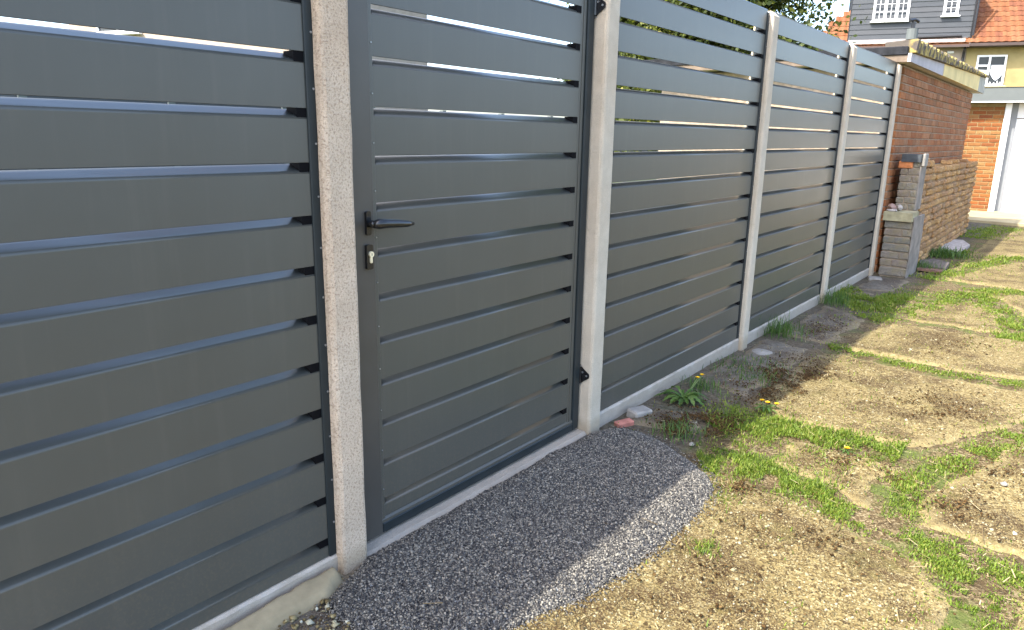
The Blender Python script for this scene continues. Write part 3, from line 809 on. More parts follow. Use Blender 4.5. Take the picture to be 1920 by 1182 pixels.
db = link('dry_straw', np_mesh('dry_straw', Vb, np.arange(n*4).reshape(n, 4), M['straw'], {'tone': np.repeat(rng.random(n), 4)}))
tag(db, 'dry straw bits and dead grass scattered over the worn ground', 'debris', None, 'stuff')

def tuft(x, y, r, n, h, label, lean=.9, w=.0022, mat='weed_leaf'):
    q = rng.normal(0, 1, (n, 2))*r/2
    P = np.stack([q[:, 0], q[:, 1], np.zeros(n)], 1)
    me = blades(P, h*rng.lognormal(0, .3, n), np.full(n, w), rng.beta(2, 2, n), M[mat], 'grass_tuft', lean)
    return tag(link('grass_tuft', me, None, (x, y, .002)), label, 'grass tuft', 'grass tufts and weeds along the fence foot', 'stuff')
tuft(.035, 5.05, .20, 300, .085, 'dark green grass tuft against the gravel board of the middle panel')
tuft(.30, 2.94, .13, 170, .04, 'low pale green weed tuft at the rounded end of the granite pad')
tuft(.17, 4.10, .22, 260, .035, 'thin dull green weed patch in front of the third post')
tuft(.30, 3.95, .14, 120, .035, 'thin weed sprigs between the two dark moss patches', mat='weed_leaf')
tuft(.80, 2.10, .06, 150, .022, 'small lone grass tuft on the big slab right of the pad', mat='grass_blade', w=.0018)
tuft(.72, 2.46, .07, 140, .018, 'thin yellowish grass sprigs on the slab at the far corner of the pad', mat='grass_blade', w=.0018)
tuft(.05, 6.35, .16, 220, .10, 'tall dark grass growing behind the foot of the fourth post')
tuft(.34, 8.72, .16, 220, .09, 'dark green weed clump at the corner of pillar and low brick wall')
tuft(.33, 10.0, .26, 520, .085, 'bushy dark green weed growing against the low brick wall', lean=1.2, w=.005)
tuft(.10, 3.62, .12, 120, .05, 'dull green sprigs behind the dandelion along the gravel board')

def leaf_mb(L, W, az, lift, teeth=5):
    """one toothed dandelion leaf, arched outwards"""
    mb = MB(); vs = []; fs = []
    ca, sa = math.cos(az), math.sin(az)
    n = teeth*2+1
    for i in range(n+1):
        t = i/n
        w = W*(math.sin(math.pi*min(1, t*.92+.08))**.7)*(1.0 if i % 2 else .55)*(.35+.65*t if t < .5 else 1)
        if i == n: w = .0006
        r = L*t; z = .004+lift*math.sin(math.pi*t*.85)*L-.12*L*t*t
        for s in (-1, 0, 1):
            x, y = r, s*w
            vs.append((x*ca-y*sa, x*sa+y*ca, max(.003, z+(.004 if s else 0))))
    for i in range(n):
        for k in (0, 1):
            fs.append((i*3+k, i*3+k+1, (i+1)*3+k+1, (i+1)*3+k))
    return mb.add(vs, fs)
def leaf_part(parent, *a):
    mb = leaf_mb(*a); me = mb.mesh('leaf', M['weed_leaf'], True)
    at = me.attributes.new('tone', 'FLOAT', 'POINT'); tv = random.uniform(.3, 1)
    at.data.foreach_set('value', np.full(len(me.vertices), tv, np.float32))
    link('leaf', me, parent)
def dandelion(x, y, n, L, flowers, label):
    t = thing('dandelion', label, 'weed', (x, y, .004), 0, 'dandelions among the grass')
    for k in range(n):
        leaf_part(t, L*random.uniform(.65, 1.1), L*.13, 2*math.pi*k/n+random.uniform(-.25, .25), random.uniform(.08, .32))
    for (fx, fy, fh) in flowers:
        s = MB(); s.tube([(0, 0, 0), (fx*.6, fy*.6, fh*.6), (fx, fy, fh)], .0022, 6)
        st = part('stem', s, M['stem'], t)
        f = MB(); rd = random.Random(int(fh*1e4))
        for k in range(34):
            a = k*2.4; r = .0135*math.sqrt((k+1)/34.0); z = fh+.006-.10*r
            dx, dy = math.cos(a), math.sin(a)
            f.add([(fx+dx*r*.2-dy*.0022, fy+dy*r*.2+dx*.0022, z-.004), (fx+dx*r*.2+dy*.0022, fy+dy*r*.2-dx*.0022, z-.004),
                   (fx+dx*r+dy*.002, fy+dy*r-dx*.002, z+.002), (fx+dx*r-dy*.002, fy+dy*r+dx*.002, z+.002)], [(0, 1, 2, 3)])
        part('flower', f, M['petal'], st)
random.seed(21)
dandelion(.12, 3.36, 24, .145, [(.0, .17, .075), (.01, .20, .085)], 'broad leaved dandelion with yellow flowers beside the gravel board right of the gate')
dandelion(.50, 3.50, 9, .07, [(.02, -.03, .05), (-.02, .01, .04), (.05, .02, .035)], 'small dandelion with yellow flowers in the grass where the shade ends')
dandelion(.96, 3.22, 6, .045, [(.0, .0, .02)], 'tiny yellow flower in the sunlit grass joint')

# small loose things
def lumpthing(name, label, cat, loc, r, seed, mat, flat=False, group=None, rot=(0, 0, 0)):
    return solo(name, MB().lump((0, 0, 0), r, seed), mat, label, cat, loc, group, rot=rot)
mb = MB().box(-.022, .022, -.045, .045, -.02, .012, c=.004); solo('brick_fragment', mb, M['terracotta'], 'flat red brick fragment beside the foot of the gate hinge post', 'brick fragment', (.045, 2.88, .004), rot=(.06, .03, -.45))
mb = MB().box(-.035, .04, -.06, .055, -.02, .028, c=.008); solo('stone_block', mb, M['stone_pale'], 'grey broken concrete block behind the red brick fragment', 'stone', (.045, 3.03, .006), rot=(-.03, .05, -.3))
lumpthing('stone_chip', 'small pale stone where the pad meets the weedy soil', 'stone', (.40, 2.86, .006), (.012, .016, .008), 5, M['stone_pale'])
lumpthing('pale_stone', 'flat cream stone in front of the third fence post', 'stone', (.13, 4.50, .004), (.075, .11, .013), 8, M['stone_pale'])
lumpthing('stone_chip', 'white pebble on the sunlit slab at the right edge', 'stone', (1.53, 3.30, .014), (.014, .018, .009), 9, M['stone_pale'])
mb = MB(); mb.prism([(-.10, -.55), (.13, -.62), (.17, .2), (.05, .68), (-.11, .62)], 'z', -.03, .030); solo('paving_slab', mb, M['rubble'], 'pale broken paving slab lying along the low brick wall', 'paving slab', (.33, 10.95, .0), rot=(.0, .02, .04))
mb = MB(); mb.prism([(-.13, -.16), (.11, -.20), (.16, .05), (.02, .2), (-.12, .15)], 'z', -.014, .022); solo('stone_block', mb, M['dark_stone'], 'dark flat broken stone propped in the grass near the pillar', 'stone', (.40, 8.95, .03), rot=(.1, -.08, .2))
mb = MB(); mb.prism([(-.10, -.13), (.12, -.15), (.15, .12), (-.08, .14)], 'z', -.014, .012); solo('stone_block', mb, M['dark_stone2'], 'reddish flat stone under the dark broken one near the pillar', 'stone', (.40, 8.72, .015), rot=(-.04, .05, .1))
mb = MB(); mb.box(-.06, .06, -.07, .07, -.02, .012, c=.006); solo('stone_block', mb, M['stone_pale'], 'small pale stone slab at the foot of the last fence post', 'stone', (.08, 7.78, .006), rot=(0, .02, .3))

# ------------------------------------------------------------------ brickwork
_bm = {}
def brick_mesh(key, sx, sy, sz, mat, irr=.004, c=.006):
    """four slightly different bricks sharing mesh data"""
    k = (key, round(sx, 3), round(sy, 3), round(sz, 3))
    if k not in _bm:
        out = []
        for q in range(4):
            rd = random.Random(q*31+hash(key) % 97)
            mb = MB(); hx, hy, hz = sx/2, sy/2, sz/2; vs = []
            for z in (-hz, hz):
                for (x, y) in ((-hx, -hy), (hx, -hy), (hx, hy), (-hx, hy)):
                    vs.append((x+rd.uniform(-irr, irr), y+rd.uniform(-irr, irr), z+rd.uniform(-irr, irr)*.6))
            # outer face pushed in a little round its edge: 8 corner verts + 4 inset on the two long faces
            mb.add(vs, [(0,3,2,1),(4,5,6,7),(0,1,5,4),(1,2,6,5),(2,3,7,6),(3,0,4,7)])
            bm = bmesh.new()
            vv = [bm.verts.new(v) for v in mb.v]
            for f in mb.f: bm.faces.new([vv[i] for i in f])
            bmesh.ops.bevel(bm, geom=list(bm.edges), offset=c, segments=1, affect='EDGES')
            me = bpy.data.meshes.new('brick'); bm.to_mesh(me); bm.free(); me.materials.append(mat); out.append(me)
        _bm[k] = out
    return _bm[k]
def brick(parent, key, mat, x, y, z, sx, sy, sz, irr=.004, jit=.003, rotj=.01, c=.006, label=None):
    me = random.choice(brick_mesh(key, sx, sy, sz, mat, irr, c))
    o = link('brick', me, parent, (x+random.uniform(-jit, jit), y, z), (random.uniform(-rotj, rotj), random.uniform(-rotj, rotj), random.uniform(-rotj, rotj)))
    if label: o['label'] = label
    return o

# ---- flat-roofed brick outbuilding at the end of the fence
def outbuilding():
    random.seed(31)
    T = thing('outbuilding', 'flat roofed brown brick outbuilding behind the last fence post', 'outbuilding', (0, 8.20, 0))
    L = 4.95; H = 2.05
    mb = MB().box(-2.6, -.009, .009, L-.009, -.2, H); part('wall', mb, M['mortar_dark'], T)
    bl, bh, j = .217, .065, .0105
    for k in range(27):
        z = .004+k*(bh+j)+bh/2
        if z > H-.03: break
        off = 0 if k % 2 else -(bl+j)/2
        y = off
        while y < L-.02:
            a, b = max(y, 0), min(y+bl, L); y += bl+j
            if b-a < .04: continue
            if z < 1.02 and a > .42: continue
            proud = .006 if abs(z-1.86) < .04 else 0
            brick(T, 'red%d' % round((b-a)*40), M['brick_red'], -.05+proud, (a+b)/2, z, .10, b-a, bh, .003, .0025, .006)
    # fascia boards, deeper towards the far end as the roof falls
    zf0 = 2.062; zf1 = 2.19; X = .085
    ft = lambda y: zf0+.078+.150*(y+.22)/5.68
    for (a, b, mt, lab, dx) in ((-.22, 1.62, 'fascia_grey', 'grey felted fascia board', 0), (1.625, 4.70, 'fascia_yellow', 'sunbleached yellow fascia board', .003), (4.705, 5.46, 'fascia_end', 'weathered grey end of the fascia', -.004)):
        mb = MB(); mb.prism([(a, zf0), (b, zf0), (b, ft(b)), (a, ft(a))], 'x', X-.03, X+dx); part('fascia_board', mb, M[mt], T, label=lab)
    mb = MB().box(-2.9, X-.031, -.22, -.19, zf0, zf0+.062); part('fascia_board', mb, M['wood_brown'], T, label='brown end fascia board behind the fence top')
    mb = MB().box(-2.9, X-.034, -.235, -.186, zf0+.0625, zf0+.14, c=.006); part('felt_edge', mb, M['felt'], T)
    mb = MB().box(-2.9, X-.034, -.185, 5.44, zf0+.004, zf0+.02); part('soffit', mb, M['fascia_pale'], T)
    mb = MB(); mb.prism([(-.185, zf0+.021), (5.44, zf0+.021), (5.44, ft(5.4)-.01), (-.185, zf0+.125)], 'x', -2.9, X-.034); part('roof', mb, M['felt'], T)
    # corrugated verge crusted with lichen
    rs = MB(); n = 150; vs = []; fs = []
    for i in range(n+1):
        y = -.19+5.67*i/n; w = .016*math.sin(i*2*math.pi/6); tp = 2.262+.062*i/n
        for (x, z) in ((-.16, tp-.02+w), (X+.020, tp+w), (X+.036, tp-.012+w), (X+.028+w*.5, ft(y)+.004), (-.16, ft(y)+.004)):
            vs.append((x+random.uniform(-.004, .004), y, z+random.uniform(-.004, .004)))
    for i in range(n):
        for q in range(5):
            r_ = (q+1) % 5
            fs.append((i*5+q, (i+1)*5+q, (i+1)*5+r_, i*5+r_))
    fs += [(0, 1, 2, 3, 4), (n*5+4, n*5+3, n*5+2, n*5+1, n*5)]
    rs.add(vs, fs); part('verge', rs, M['roof_sheet'], T)
    zf1 = 2.24
    mb = MB(); mb.tube([(.045, -.12, zf1+.03), (.045, -.12, zf1+.125)], .050, 12); o = part('vent_pipe', mb, M['canopy_grey'], T)
    mb = MB(); mb.tube([(.045, -.12, zf1+.126), (.045, -.12, zf1+.19)], [.018, .018], 8); mb.tube([(.02, -.17, zf1+.195), (.05, -.10, zf1+.21), (.075, -.06, zf1+.195)], .014, 8)
    part('vent_cowl', mb, M['gutter'], o)
outbuilding()

# ---- low crumbling wall in front of it
def low_wall():
    random.seed(41)
    T = thing('low_wall', 'low weathered yellow brown brick wall against the outbuilding', 'wall', (.25, 8.63, 0))
    L = 4.28
    mb = MB().box(-.215, -.028, .012, L-.012, -.2, 1.0); part('mortar', mb, M['mortar_brown'], T)
    bl, bh, j = .215, .064, .0125; step = bh+j
    top = lambda y: 1.125-.022*y if y < 1.3 else 1.075-.008*y
    for k in range(15):
        z = .0+k*step+bh/2
        y = 0 if k % 2 else -(bl+j)/2
        while y < L-.03:
            a, b = max(y, 0), min(y+bl, L); y += bl+j
            if b-a < .05 or z+bh/2 > top((a+b)/2)+.02: continue
            top_row = z+step+bh/2 > top((a+b)/2)+.02
            w = .20 if top_row else .10
            brick(T, 'stock%d_%d' % (round((b-a)*20), top_row), M['brick_stock'], -w/2-.006, (a+b)/2, z, w, b-a, bh, .011, .013, .05, .014)
    # broken half bricks along the top
    for (y, s) in ((.15, .1), (.34, .13), (1.9, .1), (2.6, .12), (3.5, .1)):
        brick(T, 'stockh', M['brick_stock'], -.10, y, top(y)+.026, .12, .14, .05, .009, .01, .12, .012)
low_wall()

# ---- stepped pillar
def pillar():
    random.seed(51)
    T = thing('brick_pillar', 'stepped grey brick pillar with mossy ledge and dark coping', 'pillar', (.17, 8.06, 0))
    # lower part: x -.13...13, y 0...55, z 0...56
    mb = MB().box(-.115, .112, .018, .54, -.1, .555); mb.box(-.09, .065, .26, .54, .55, 1.125); part('core', mb, M['mortar_dark'], T)
    zc = .0
    for k, hh in enumerate((.095, .075, .072, .078, .070, .074, .072)):
        z = zc+hh/2; zc += hh+.003
        xs = (-.13, -.02, .125) if k % 3 == 1 else ((-.13, .125) if k % 3 == 0 else (-.13, .04, .125))
        for a, b in zip(xs[:-1], xs[1:]):
            brick(T, 'pil%d' % round((b-a)*100), M['brick_grey'], (a+b)/2, .055, z, b-a-.008, .105, hh-.009, .004, .002, .015)
    mb = MB(); mb.prism([(.113, .03), (.128, .012), (.134, .05), (.134, .55), (.113, .55)], 'z', -.05, .60, cuts=8, jit=.003); part('render', mb, M['render_grey'], T)
    mb = MB(); mb.prism([(-.145, -.03), (.115, -.03), (.122, .0), (.12, .26), (-.145, .26)], 'z', .560, .648, cuts=2, jit=.003); part('ledge_slab', mb, M['stone_moss'], T)
    zc = .652
    for k, hh in enumerate((.066, .060, .068, .075, .068, .070, .066)):
        z = zc+hh/2; zc += hh+.002
        xs = (-.105, -.03, .075) if k % 2 else (-.105, .01, .075)
        for q, (a, b) in enumerate(zip(xs[:-1], xs[1:])):
            if k == 6 and q == 0:
                brick(T, 'pilo', M['orange_piece'], (a+b)/2-.01, .285, z, b-a+.012, .09, hh+.006, .002, 0, .01, label='orange brick set in the upper corner')
            else:
                brick(T, 'piu%d' % round((b-a)*100), M['brick_grey'], (a+b)/2, .295, z, b-a-.006, .09, hh-.006, .003, .0015, .008)
    mb = MB().box(.066, .082, .262, .55, .65, 1.125, c=.004); part('render', mb, M['render_grey'], T)
    mb = MB(); mb.prism([(-.10, .23), (.078, .225), (.084, .25), (.084, .56), (-.10, .56)], 'z', 1.130, 1.205, cuts=2, jit=.003); part('coping', mb, M['slate_dark'], T)
    mb = MB().box(.0855, .112, .24, .40, 1.09, 1.215, c=.006); part('mortar_flaunching', mb, M['stone_pale'], T)
pillar()
for i, (x, y, z, r, mt, lab) in enumerate(((.075, 8.13, .690, (.045, .05, .040), 'pink_stone', 'pinkish brick lump on the mossy ledge of the pillar'),
                                  (.135, 8.16, .683, (.035, .05, .035), 'rubble', 'grey stone lump right of the pinkish one on the ledge'),
                                  (.09, 8.10, .660, (.06, .045, .015), 'rubble', 'flat grey stone underneath the pinkish lump on the ledge'))):
    lumpthing('rubble_stone', lab, 'stone', (x, y, z), r, 60+i, M[mt])

# ------------------------------------------------------------------ garage with canopy
def garage():
    random.seed(61)
    T = thing('garage', 'orange brick garage with white door and grey canopy', 'garage', (.204, 16.90, 0), math.radians(7))
    mb = MB().box(-2.4, -.009, .010, .30, -.1, 2.06); mb.box(-.088, 5.2, .30, .5, -.1, 2.06); mb.box(2.7, 5.2, .01, .3, -.1, 2.06); part('wall', mb, M['mortar_pale'], T)
    bl, bh, j = .215, .062, .012
    for k in range(28):
        z = .004+k*(bh+j)+bh/2
        if z+bh/2 > 2.06: break
        y = -1.06 if k % 2 else -1.06-(bl+j)/2
        while y < -.1:
            a, b = y, min(y+bl, -.098); y += bl+j
            if b-a < .04: continue
            brick(T, 'gar%d' % round((b-a)*40), M['brick_orange'], 0, .05, z, b-a, .10, bh, .002, .0, .005).location.x = (a+b)/2
    mb = MB().box(-.092, .010, -.022, .10, 0, 2.062, c=.004); part('door_frame', mb, M['white'], T)
    mb = MB().box(.012, .118, .10, .12, 0, 2.06); part('door_jamb', mb, M['jamb_shadow'], T)  # jamb strip coloured as the shadow inside the reveal
    d = MB().box(.012, 2.6, .135, .165, 0, 1.775); o = part('door', d, M['garage_white'], T)
    h = MB().box(1.15, 1.35, .10, .134, .80, .84, c=.005); part('handle', h, M['gutter'], o)
    for k in range(9):
        x = .16+k*.27
        mb = MB().box(x, x+.245, .122, .1345, .06, 1.72, c=.004); part('panel', mb, M['garage_white'], o)
    mb = MB().box(.012, 2.6, .125, .165, 1.79, 2.06); part('door_header', mb, M['garage_white'], T)
    mb = MB().box(-2.6, 5.4, -.235, 4.0, 2.085, 2.335, c=.006); o = part('canopy', mb, M['canopy_grey'], T)
    mb = MB().box(-2.6, 5.4, -.245, -.18, 2.062, 2.0845); part('drip_edge', mb, M['white'], o)
    mb = MB().box(-2.6, 5.4, -.25, -.17, 2.336, 2.355); part('flashing', mb, M['render_yellow'], o)
garage()

# ------------------------------------------------------------------ the terrace behind
TH = math.radians(17)
nH = Vector((math.sin(TH), -math.cos(TH), 0))
PH = Vector((.204, 16.9, 0))-nH*14
PIT = math.radians(46); SP, CP = math.sin(PIT), math.cos(PIT)
def tile_mesh():
    mb = MB(); n = 6; w = .245; Lt = .33; vs = []; fs = []
    for (s, lift) in ((0, .034), (Lt, .012)):
        for i in range(n+1):
            a = i/n; x = (a-.5)*w; z = lift+.013*math.sin(a*2*math.pi)
            vs.append((x, s*CP-z*SP, s*SP+z*CP))
    for i in range(n): fs.append((i, i+1, n+2+i, n+1+i))
    k = len(vs)
    for i in range(n+1):
        a = i/n; x = (a-.5)*w; z = .034+.013*math.sin(a*2*math.pi)-.024
        vs.append((x, -z*SP, z*CP))
    for i in range(n): fs.append((k+i, k+i+1, i+1, i))
    return mb.add(vs, fs).mesh('tile', M['clay'])
TILE = tile_mesh()
def tiles(parent, cond, a0, a1, z_eave, d_eave, rows):
    for r in range(rows):
        s = r*.258; off = 0
        x = a0+off
        while x < a1:
            if cond(x, z_eave+s*SP):
                link('tile', TILE, parent, (x, d_eave+s*CP, z_eave+s*SP), (0, 0, random.uniform(-.01, .01)))
            x += .242
def window(parent, x0, x1, z0, z1, d, cols, bars=None, curtain=None, frame=.055, name='window'):
    """casement window: frame, mullions, panes, glazing bars; d = wall face depth"""
    f = MB(); y0, y1 = d-.035, d+.06
    f.box(x0, x1, y0, y1, z0, z0+frame); f.box(x0, x1, y0, y1, z1-frame, z1)
    f.box(x0, x0+frame, y0, y1, z0+frame, z1-frame); f.box(x1-frame, x1, y0, y1, z0+frame, z1-frame)
    xs = [x0+frame*.5]+[x0+c*(x1-x0) for c in cols]+[x1-frame*.5]
    for c in xs[1:-1]: f.box(c-frame*.55, c+frame*.55, y0+.001, y1-.001, z0+frame, z1-frame)
    w = part(name, f, M['white'], parent)
    for a, b in zip(xs[:-1], xs[1:]):
        a2, b2 = a+frame*.5, b-frame*.5
        g = MB().box(a2+.002, b2-.002, d+.01, d+.02, z0+frame, z1-frame); part('pane', g, M['glass'], w)
        if bars:
            m = MB(); nb, mb_ = bars
            for q in range(1, nb+1): xx = a2+(b2-a2)*q/(nb+1); m.box(xx-.009, xx+.009, d-.008, d+.0095, z0+frame+.001, z1-frame-.001)
            for q in range(1, mb_+1): zz = z0+frame+(z1-z0-2*frame)*q/(mb_+1); m.box(a2+.003, b2-.003, d-.0075, d+.009, zz-.009, zz+.009)
            t = .024
            m.box(a2+.001, a2+t, d-.02, d+.0088, z0+frame, z1-frame); m.box(b2-t, b2-.001, d-.02, d+.0088, z0+frame, z1-frame)
            m.box(a2+t, b2-t, d-.02, d+.0088, z0+frame+.0005, z0+frame+t); m.box(a2+t, b2-t, d-.02, d+.0088, z1-frame-t, z1-frame-.0005)
            part('glazing_bars', m, M['white'], w)
    s = MB().box(x0-.06, x1+.06, d-.11, d-.001, z0-.045, z0-.002, c=.004); part('sill', s, M['white'], w)
    return w
def house_slate():
    random.seed(71)
    T = thing('terraced_house', 'terraced house with slate grey clad dormer and white windows', 'house', PH, TH, 'terraced houses behind the garage')
    mb = MB().box(-3.55, 1.44, .25, 7.5, -.1, 4.62); part('wall', mb, M['render_cream'], T)
    # roof slab under the tiles
    ze = 4.66; de = -.12
    def rp(x, s, t=0): return (x, de+s*CP+t*SP, ze+s*SP-t*CP)
    R1 = 5.2
    mb = MB(); mb.add([rp(-3.80, -.05, .0), rp(1.445, -.05, .0), rp(1.445, R1), (-3.80+R1*CP, rp(0, R1)[1], rp(0, R1)[2]),
                      rp(-3.80, -.05, .08), rp(1.445, -.05, .08)], [(0, 1, 2, 3), (4, 5, 1, 0)])
    mb.add([rp(-3.80, -.05), (-3.80+R1*CP, rp(0, R1)[1], rp(0, R1)[2]), (-3.80, 7.6, ze)], [(0, 1, 2)])
    roof = part('roof', mb, M['clay_under'], T)
    tiles(roof, lambda x, z: (x < -2.38 and x > -3.72+(z-ze)*.93) or (z < ze+.16), -3.74, 1.4, ze, de-.04, 12)
    # dormer: box with lapped slate boards
    x0, x1, z0, z1, d = -2.42, 1.44, 4.86, 7.3, -.02
    mb = MB().box(x0+.02, x1-.02, d+.03, 3.4, z0, z1); dm = part('dormer', mb, M['felt'], T)
    k = 0; z = z0
    while z < z1-.05:
        h = .175
        bd = MB(); bd.add([(x0, d+.03, z), (x1, d+.03, z), (x1, d-.002, z), (x0, d-.002, z), (x0, d+.018, z+h+.02), (x1, d+.018, z+h+.02), (x1, d+.03, z+h+.02), (x0, d+.03, z+h+.02)],
                        [(0, 1, 2, 3), (3, 2, 5, 4), (4, 5, 6, 7), (3, 4, 7, 0), (1, 6, 5, 2)])
        part('cladding_board', bd, M['cladding'], dm)
        sb = MB(); sb.add([(x1-.018, d+.031, z), (x1-.018, 3.4, z), (x1+.004, 3.4, z), (x1+.004, d+.031, z), (x1-.012, d+.031, z+h), (x1-.012, 3.4, z+h)],
                        [(0, 1, 2, 3), (3, 2, 5, 4), (0, 3, 4), (2, 1, 5)])
        part('cladding_board', sb, M['cladding'], dm)
        z += h
    mb = MB().box(x0-.03, x0-.001, d-.006, d+.05, z0, z1); mb.box(x1+.0045, x1+.045, d-.02, d+.06, z0-.1, z1); part('corner_trim', mb, M['gutter'], dm)
    window(dm, -1.71, -.55, 5.47, 6.62, d, (.345, .66), (1, 3))
    window(dm, .50, .97, 5.58, 6.5, d, (), (1, 3), frame=.06)
    mb = MB().box(x0, -.55, d-.04, d+.028, z0-.075, z0-.004); mb.box(-.54, x1-.06, d-.035, d+.028, z0-.012, z0-.002); part('lead_flashing', mb, M['flash_pale'], T)
    mb = MB(); mb.tube([(-.52, d-.07, z0+.02), (1.18, d-.07, z0+.045)], .04, 8); part('cable_duct', mb, M['gutter'], T)
    mb = MB().box(x0, 1.30, d-.16, d-.09, z0-.17, z0-.055, c=.01); part('flashing_apron', mb, M['flash_pale'], T)
    mb = MB(); mb.prism([(-.20, 4.53), (-.09, 4.53), (-.075, 4.60), (-.20, 4.615)], 'x', -3.8, 1.445); part('gutter', mb, M['gutter_brown'], T)
    mb = MB(); mb.tube([(1.34, -.05, 4.50), (1.36, .15, 4.40), (1.36, .19, 4.2), (1.36, .19, 0)], .045, 8); part('downpipe', mb, M['gutter'], T)
    mb = MB(); mb.tube([(1.50, -.11, 4.9), (1.55, -.09, 7.3)], .038, 8); part('soil_pipe', mb, M['gutter'], T)
    window(T, -.3, .75, 3.25, 4.22, .222, (.5,), None)
    window(T, -2.6, -1.2, 3.25, 4.22, .222, (.5,), None)
    wd = MB().box(.86, 1.06, .20, .249, 4.36, 4.44, c=.01); part('vent_cover', wd, M['white'], T)
house_slate()
def house_yellow():
    random.seed(81)
    T = thing('terraced_house', 'yellow rendered terraced house with orange tiled roof behind the garage', 'house', PH, TH, 'terraced houses behind the garage')
    mb = MB().box(1.452, 6.6, .25, 7.5, -.1, 4.60); part('wall', mb, M['render_yellow'], T)
    ze = 4.66; de = -.12; R1 = 5.2
    def rp(x, s, t=0): return (x, de+s*CP+t*SP, ze+s*SP-t*CP)
    mb = MB(); mb.add([rp(1.45, -.05), rp(6.8, -.05), rp(6.8, R1), rp(1.45, R1), rp(1.45, -.05, .08), rp(6.8, -.05, .08)], [(0, 1, 2, 3), (4, 5, 1, 0)])
    roof = part('roof', mb, M['clay_under'], T)
    tiles(roof, lambda x, z: True, 1.58, 4.9, ze, de-.04, 14)
    mb = MB().box(1.45, 6.8, -.15, .249, 4.535, 4.60); part('soffit', mb, M['gutter_brown'], T)
    mb = MB(); mb.prism([(-.235, 4.545), (-.152, 4.545), (-.152, 4.635), (-.24, 4.64)], 'x', 1.45, 6.8); part('gutter', mb, M['gutter_brown'], T)
    w = window(T, 1.80, 2.70, 3.26, 4.28, .222, (.44,), None, frame=.06)
    mb = MB().box(1.86, 2.17, .187, .240, 3.90, 3.965); mb.box(1.83, 1.859, .194, .234, 3.32, 3.90); mb.box(2.171, 2.20, .194, .234, 3.32, 3.90); mb.box(1.86, 2.17, .194, .234, 3.321, 3.35)
    part('transom', mb, M['white'], w)
    cu = MB(); n = 14
    for i in range(n):       # a hanging net swag, wavy
        a = i/n; b = (i+1)/n
        f = lambda q: 2.27+.36*q
        dz = lambda q: 3.44+.30*abs(q-.52)**1.5*2.0
        y = lambda q: .2285+.0015*math.sin(q*40)
        cu.add([(f(a), y(a), dz(a)), (f(b), y(b), dz(b)), (f(b), y(b), 3.95), (f(a), y(a), 3.95)], [(0, 1, 2, 3)])
    cu.add([(1.9, .2285, 3.50), (2.15, .2285, 3.44), (2.15, .2285, 3.78), (1.9, .2285, 3.80)], [(0, 1, 2, 3)])
    part('net_curtain', cu, M['curtain'], w)
    orn = MB()
    for x, h in ((2.30, .07), (2.42, .05), (2.52, .10), (2.60, .06)): orn.tube([(x, .205, 3.322), (x, .205, 3.322+h)], [.022, .012], 8)
    part('ornaments', orn, M['white'], w)
    window(T, 3.6, 4.9, 3.26, 4.28, .222, (.33, .66), None, frame=.06)
    ch = MB().box(5.6, 6.3, 3.2, 3.8, 7.0, 9.4); part('chimney', ch, M['brick_red'], roof)
house_yellow()

# ------------------------------------------------------------------ behind the fence
def house_far():
    T = thing('garden_house', 'pale house glimpsed as a strip through the slats of the nearest panel', 'house', (-17.0, 10.0, 0), math.radians(20))
    mb = MB().box(-3.6, 3.6, 0, 7, -.1, 5.6); part('wall', mb, M['render_cream'], T)
    mb = MB(); mb.prism([(-.3, 5.6), (7.3, 5.6), (3.5, 8.4)], 'x', -3.9, 3.9); part('roof', mb, M['clay_under'], T)
    for z in (1.0, 3.7):
        window(T, -2.6, -1.2, z, z+1.2, -.028, (.5,), None); window(T, 1.0, 2.4, z, z+1.2, -.028, (.5,), None)
house_far()
def garden_fence():
    T = thing('garden_fence', 'weathered grey blue board fence at the far side of the garden', 'garden fence', (-9.0, 0, 0))
    for k in range(13):
        y = -4+k*1.9
        part('post', MB().box(-.1, .0, y-.05, y+.05, -.2, 1.78), M['canopy_grey'], T)
        mb = MB()
        for q in range(12): mb.prism([(-.06, q*.14+.06), (-.035, q*.14+.06), (-.05, q*.14+.215), (-.06, q*.14+.215)], 'y', y+.052, y+1.848)
        part('board_panel', mb, M['cladding'], T)
garden_fence()
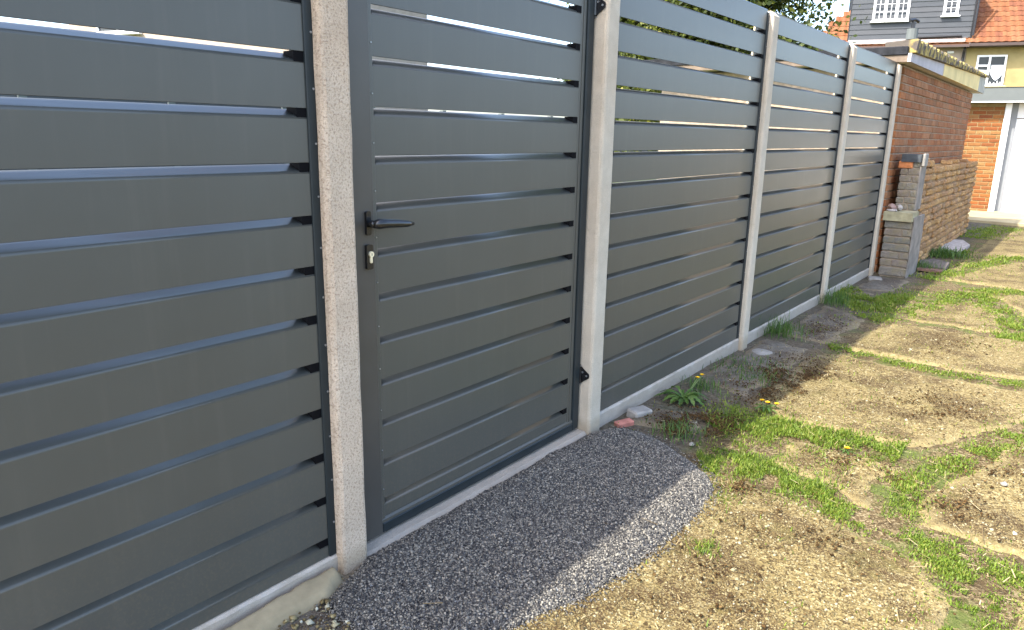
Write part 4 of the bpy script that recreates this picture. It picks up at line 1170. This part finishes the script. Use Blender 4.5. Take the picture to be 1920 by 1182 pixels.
def tree(x, y, h, R, trunk_r, n_leaf, label, seed, mat='tree_leaf', leaf=.075):
    r2 = np.random.default_rng(seed); rd = random.Random(seed)
    T = thing('conifer_tree', label, 'tree', (x, y, 0), 0, None)
    mb = MB(); mb.tube([(0, 0, -.1), (.03, .02, h*.35), (0, .04, h*.7), (0, 0, h*.96)], [trunk_r, trunk_r*.75, trunk_r*.4, .015], 10)
    ends = []
    for k in range(26):
        z = h*(.18+.75*k/26); a = k*2.4; L = R*(1-.55*(z/h)**1.5)*rd.uniform(.75, 1.05)
        e = (math.cos(a)*L, math.sin(a)*L, z+L*.32)
        mb.tube([(0, 0, z), (e[0]*.5, e[1]*.5, z+L*.10), e], [trunk_r*.3*(1-.6*z/h), trunk_r*.18*(1-.6*z/h), .008], 6)
        ends.append((k, z, L, a))
    part('trunk', mb, M['bark'], T)
    # sprays of flat leaf scales hanging along each limb
    Ps = []; Ts = []
    per = n_leaf//(26*14)
    for (k, z, L, a) in ends:
        for q in range(14):
            t = r2.uniform(.25, 1.05); c = np.array([math.cos(a)*L*t, math.sin(a)*L*t, z+L*.3*t])+r2.normal(0, .16, 3)*R*.6
            s = R*r2.uniform(.10, .2)
            p = c+r2.normal(0, 1, (per, 3))*np.array([s, s, s*.75])
            Ps.append(p); Ts.append(np.clip(r2.normal(.5+.25*(r2.random()-.5), .2, per), 0, 1))
    P = np.vstack(Ps); tone = np.concatenate(Ts); n = len(P)
    d = r2.normal(size=(n, 3)); d[:, 2] = d[:, 2]*.6+.35; d /= np.linalg.norm(d, axis=1)[:, None]
    s = np.cross(d, r2.normal(size=(n, 3))); s /= np.linalg.norm(s, axis=1)[:, None]
    l = (leaf*r2.uniform(.6, 1.4, n))[:, None]
    V = np.stack([P, P+d*l*.5+s*l*.28, P+d*l, P+d*l*.5-s*l*.28], 1).reshape(-1, 3)
    F = np.arange(n*4).reshape(n, 4)
    link('crown', np_mesh('crown', V, F, M[mat], {'tone': np.repeat(tone, 4)}), T)
tree(-3.30, 10.6, 5.6, 1.72, .11, 190000, 'yellow green conifer rising behind the fence left of the dormer', 5)
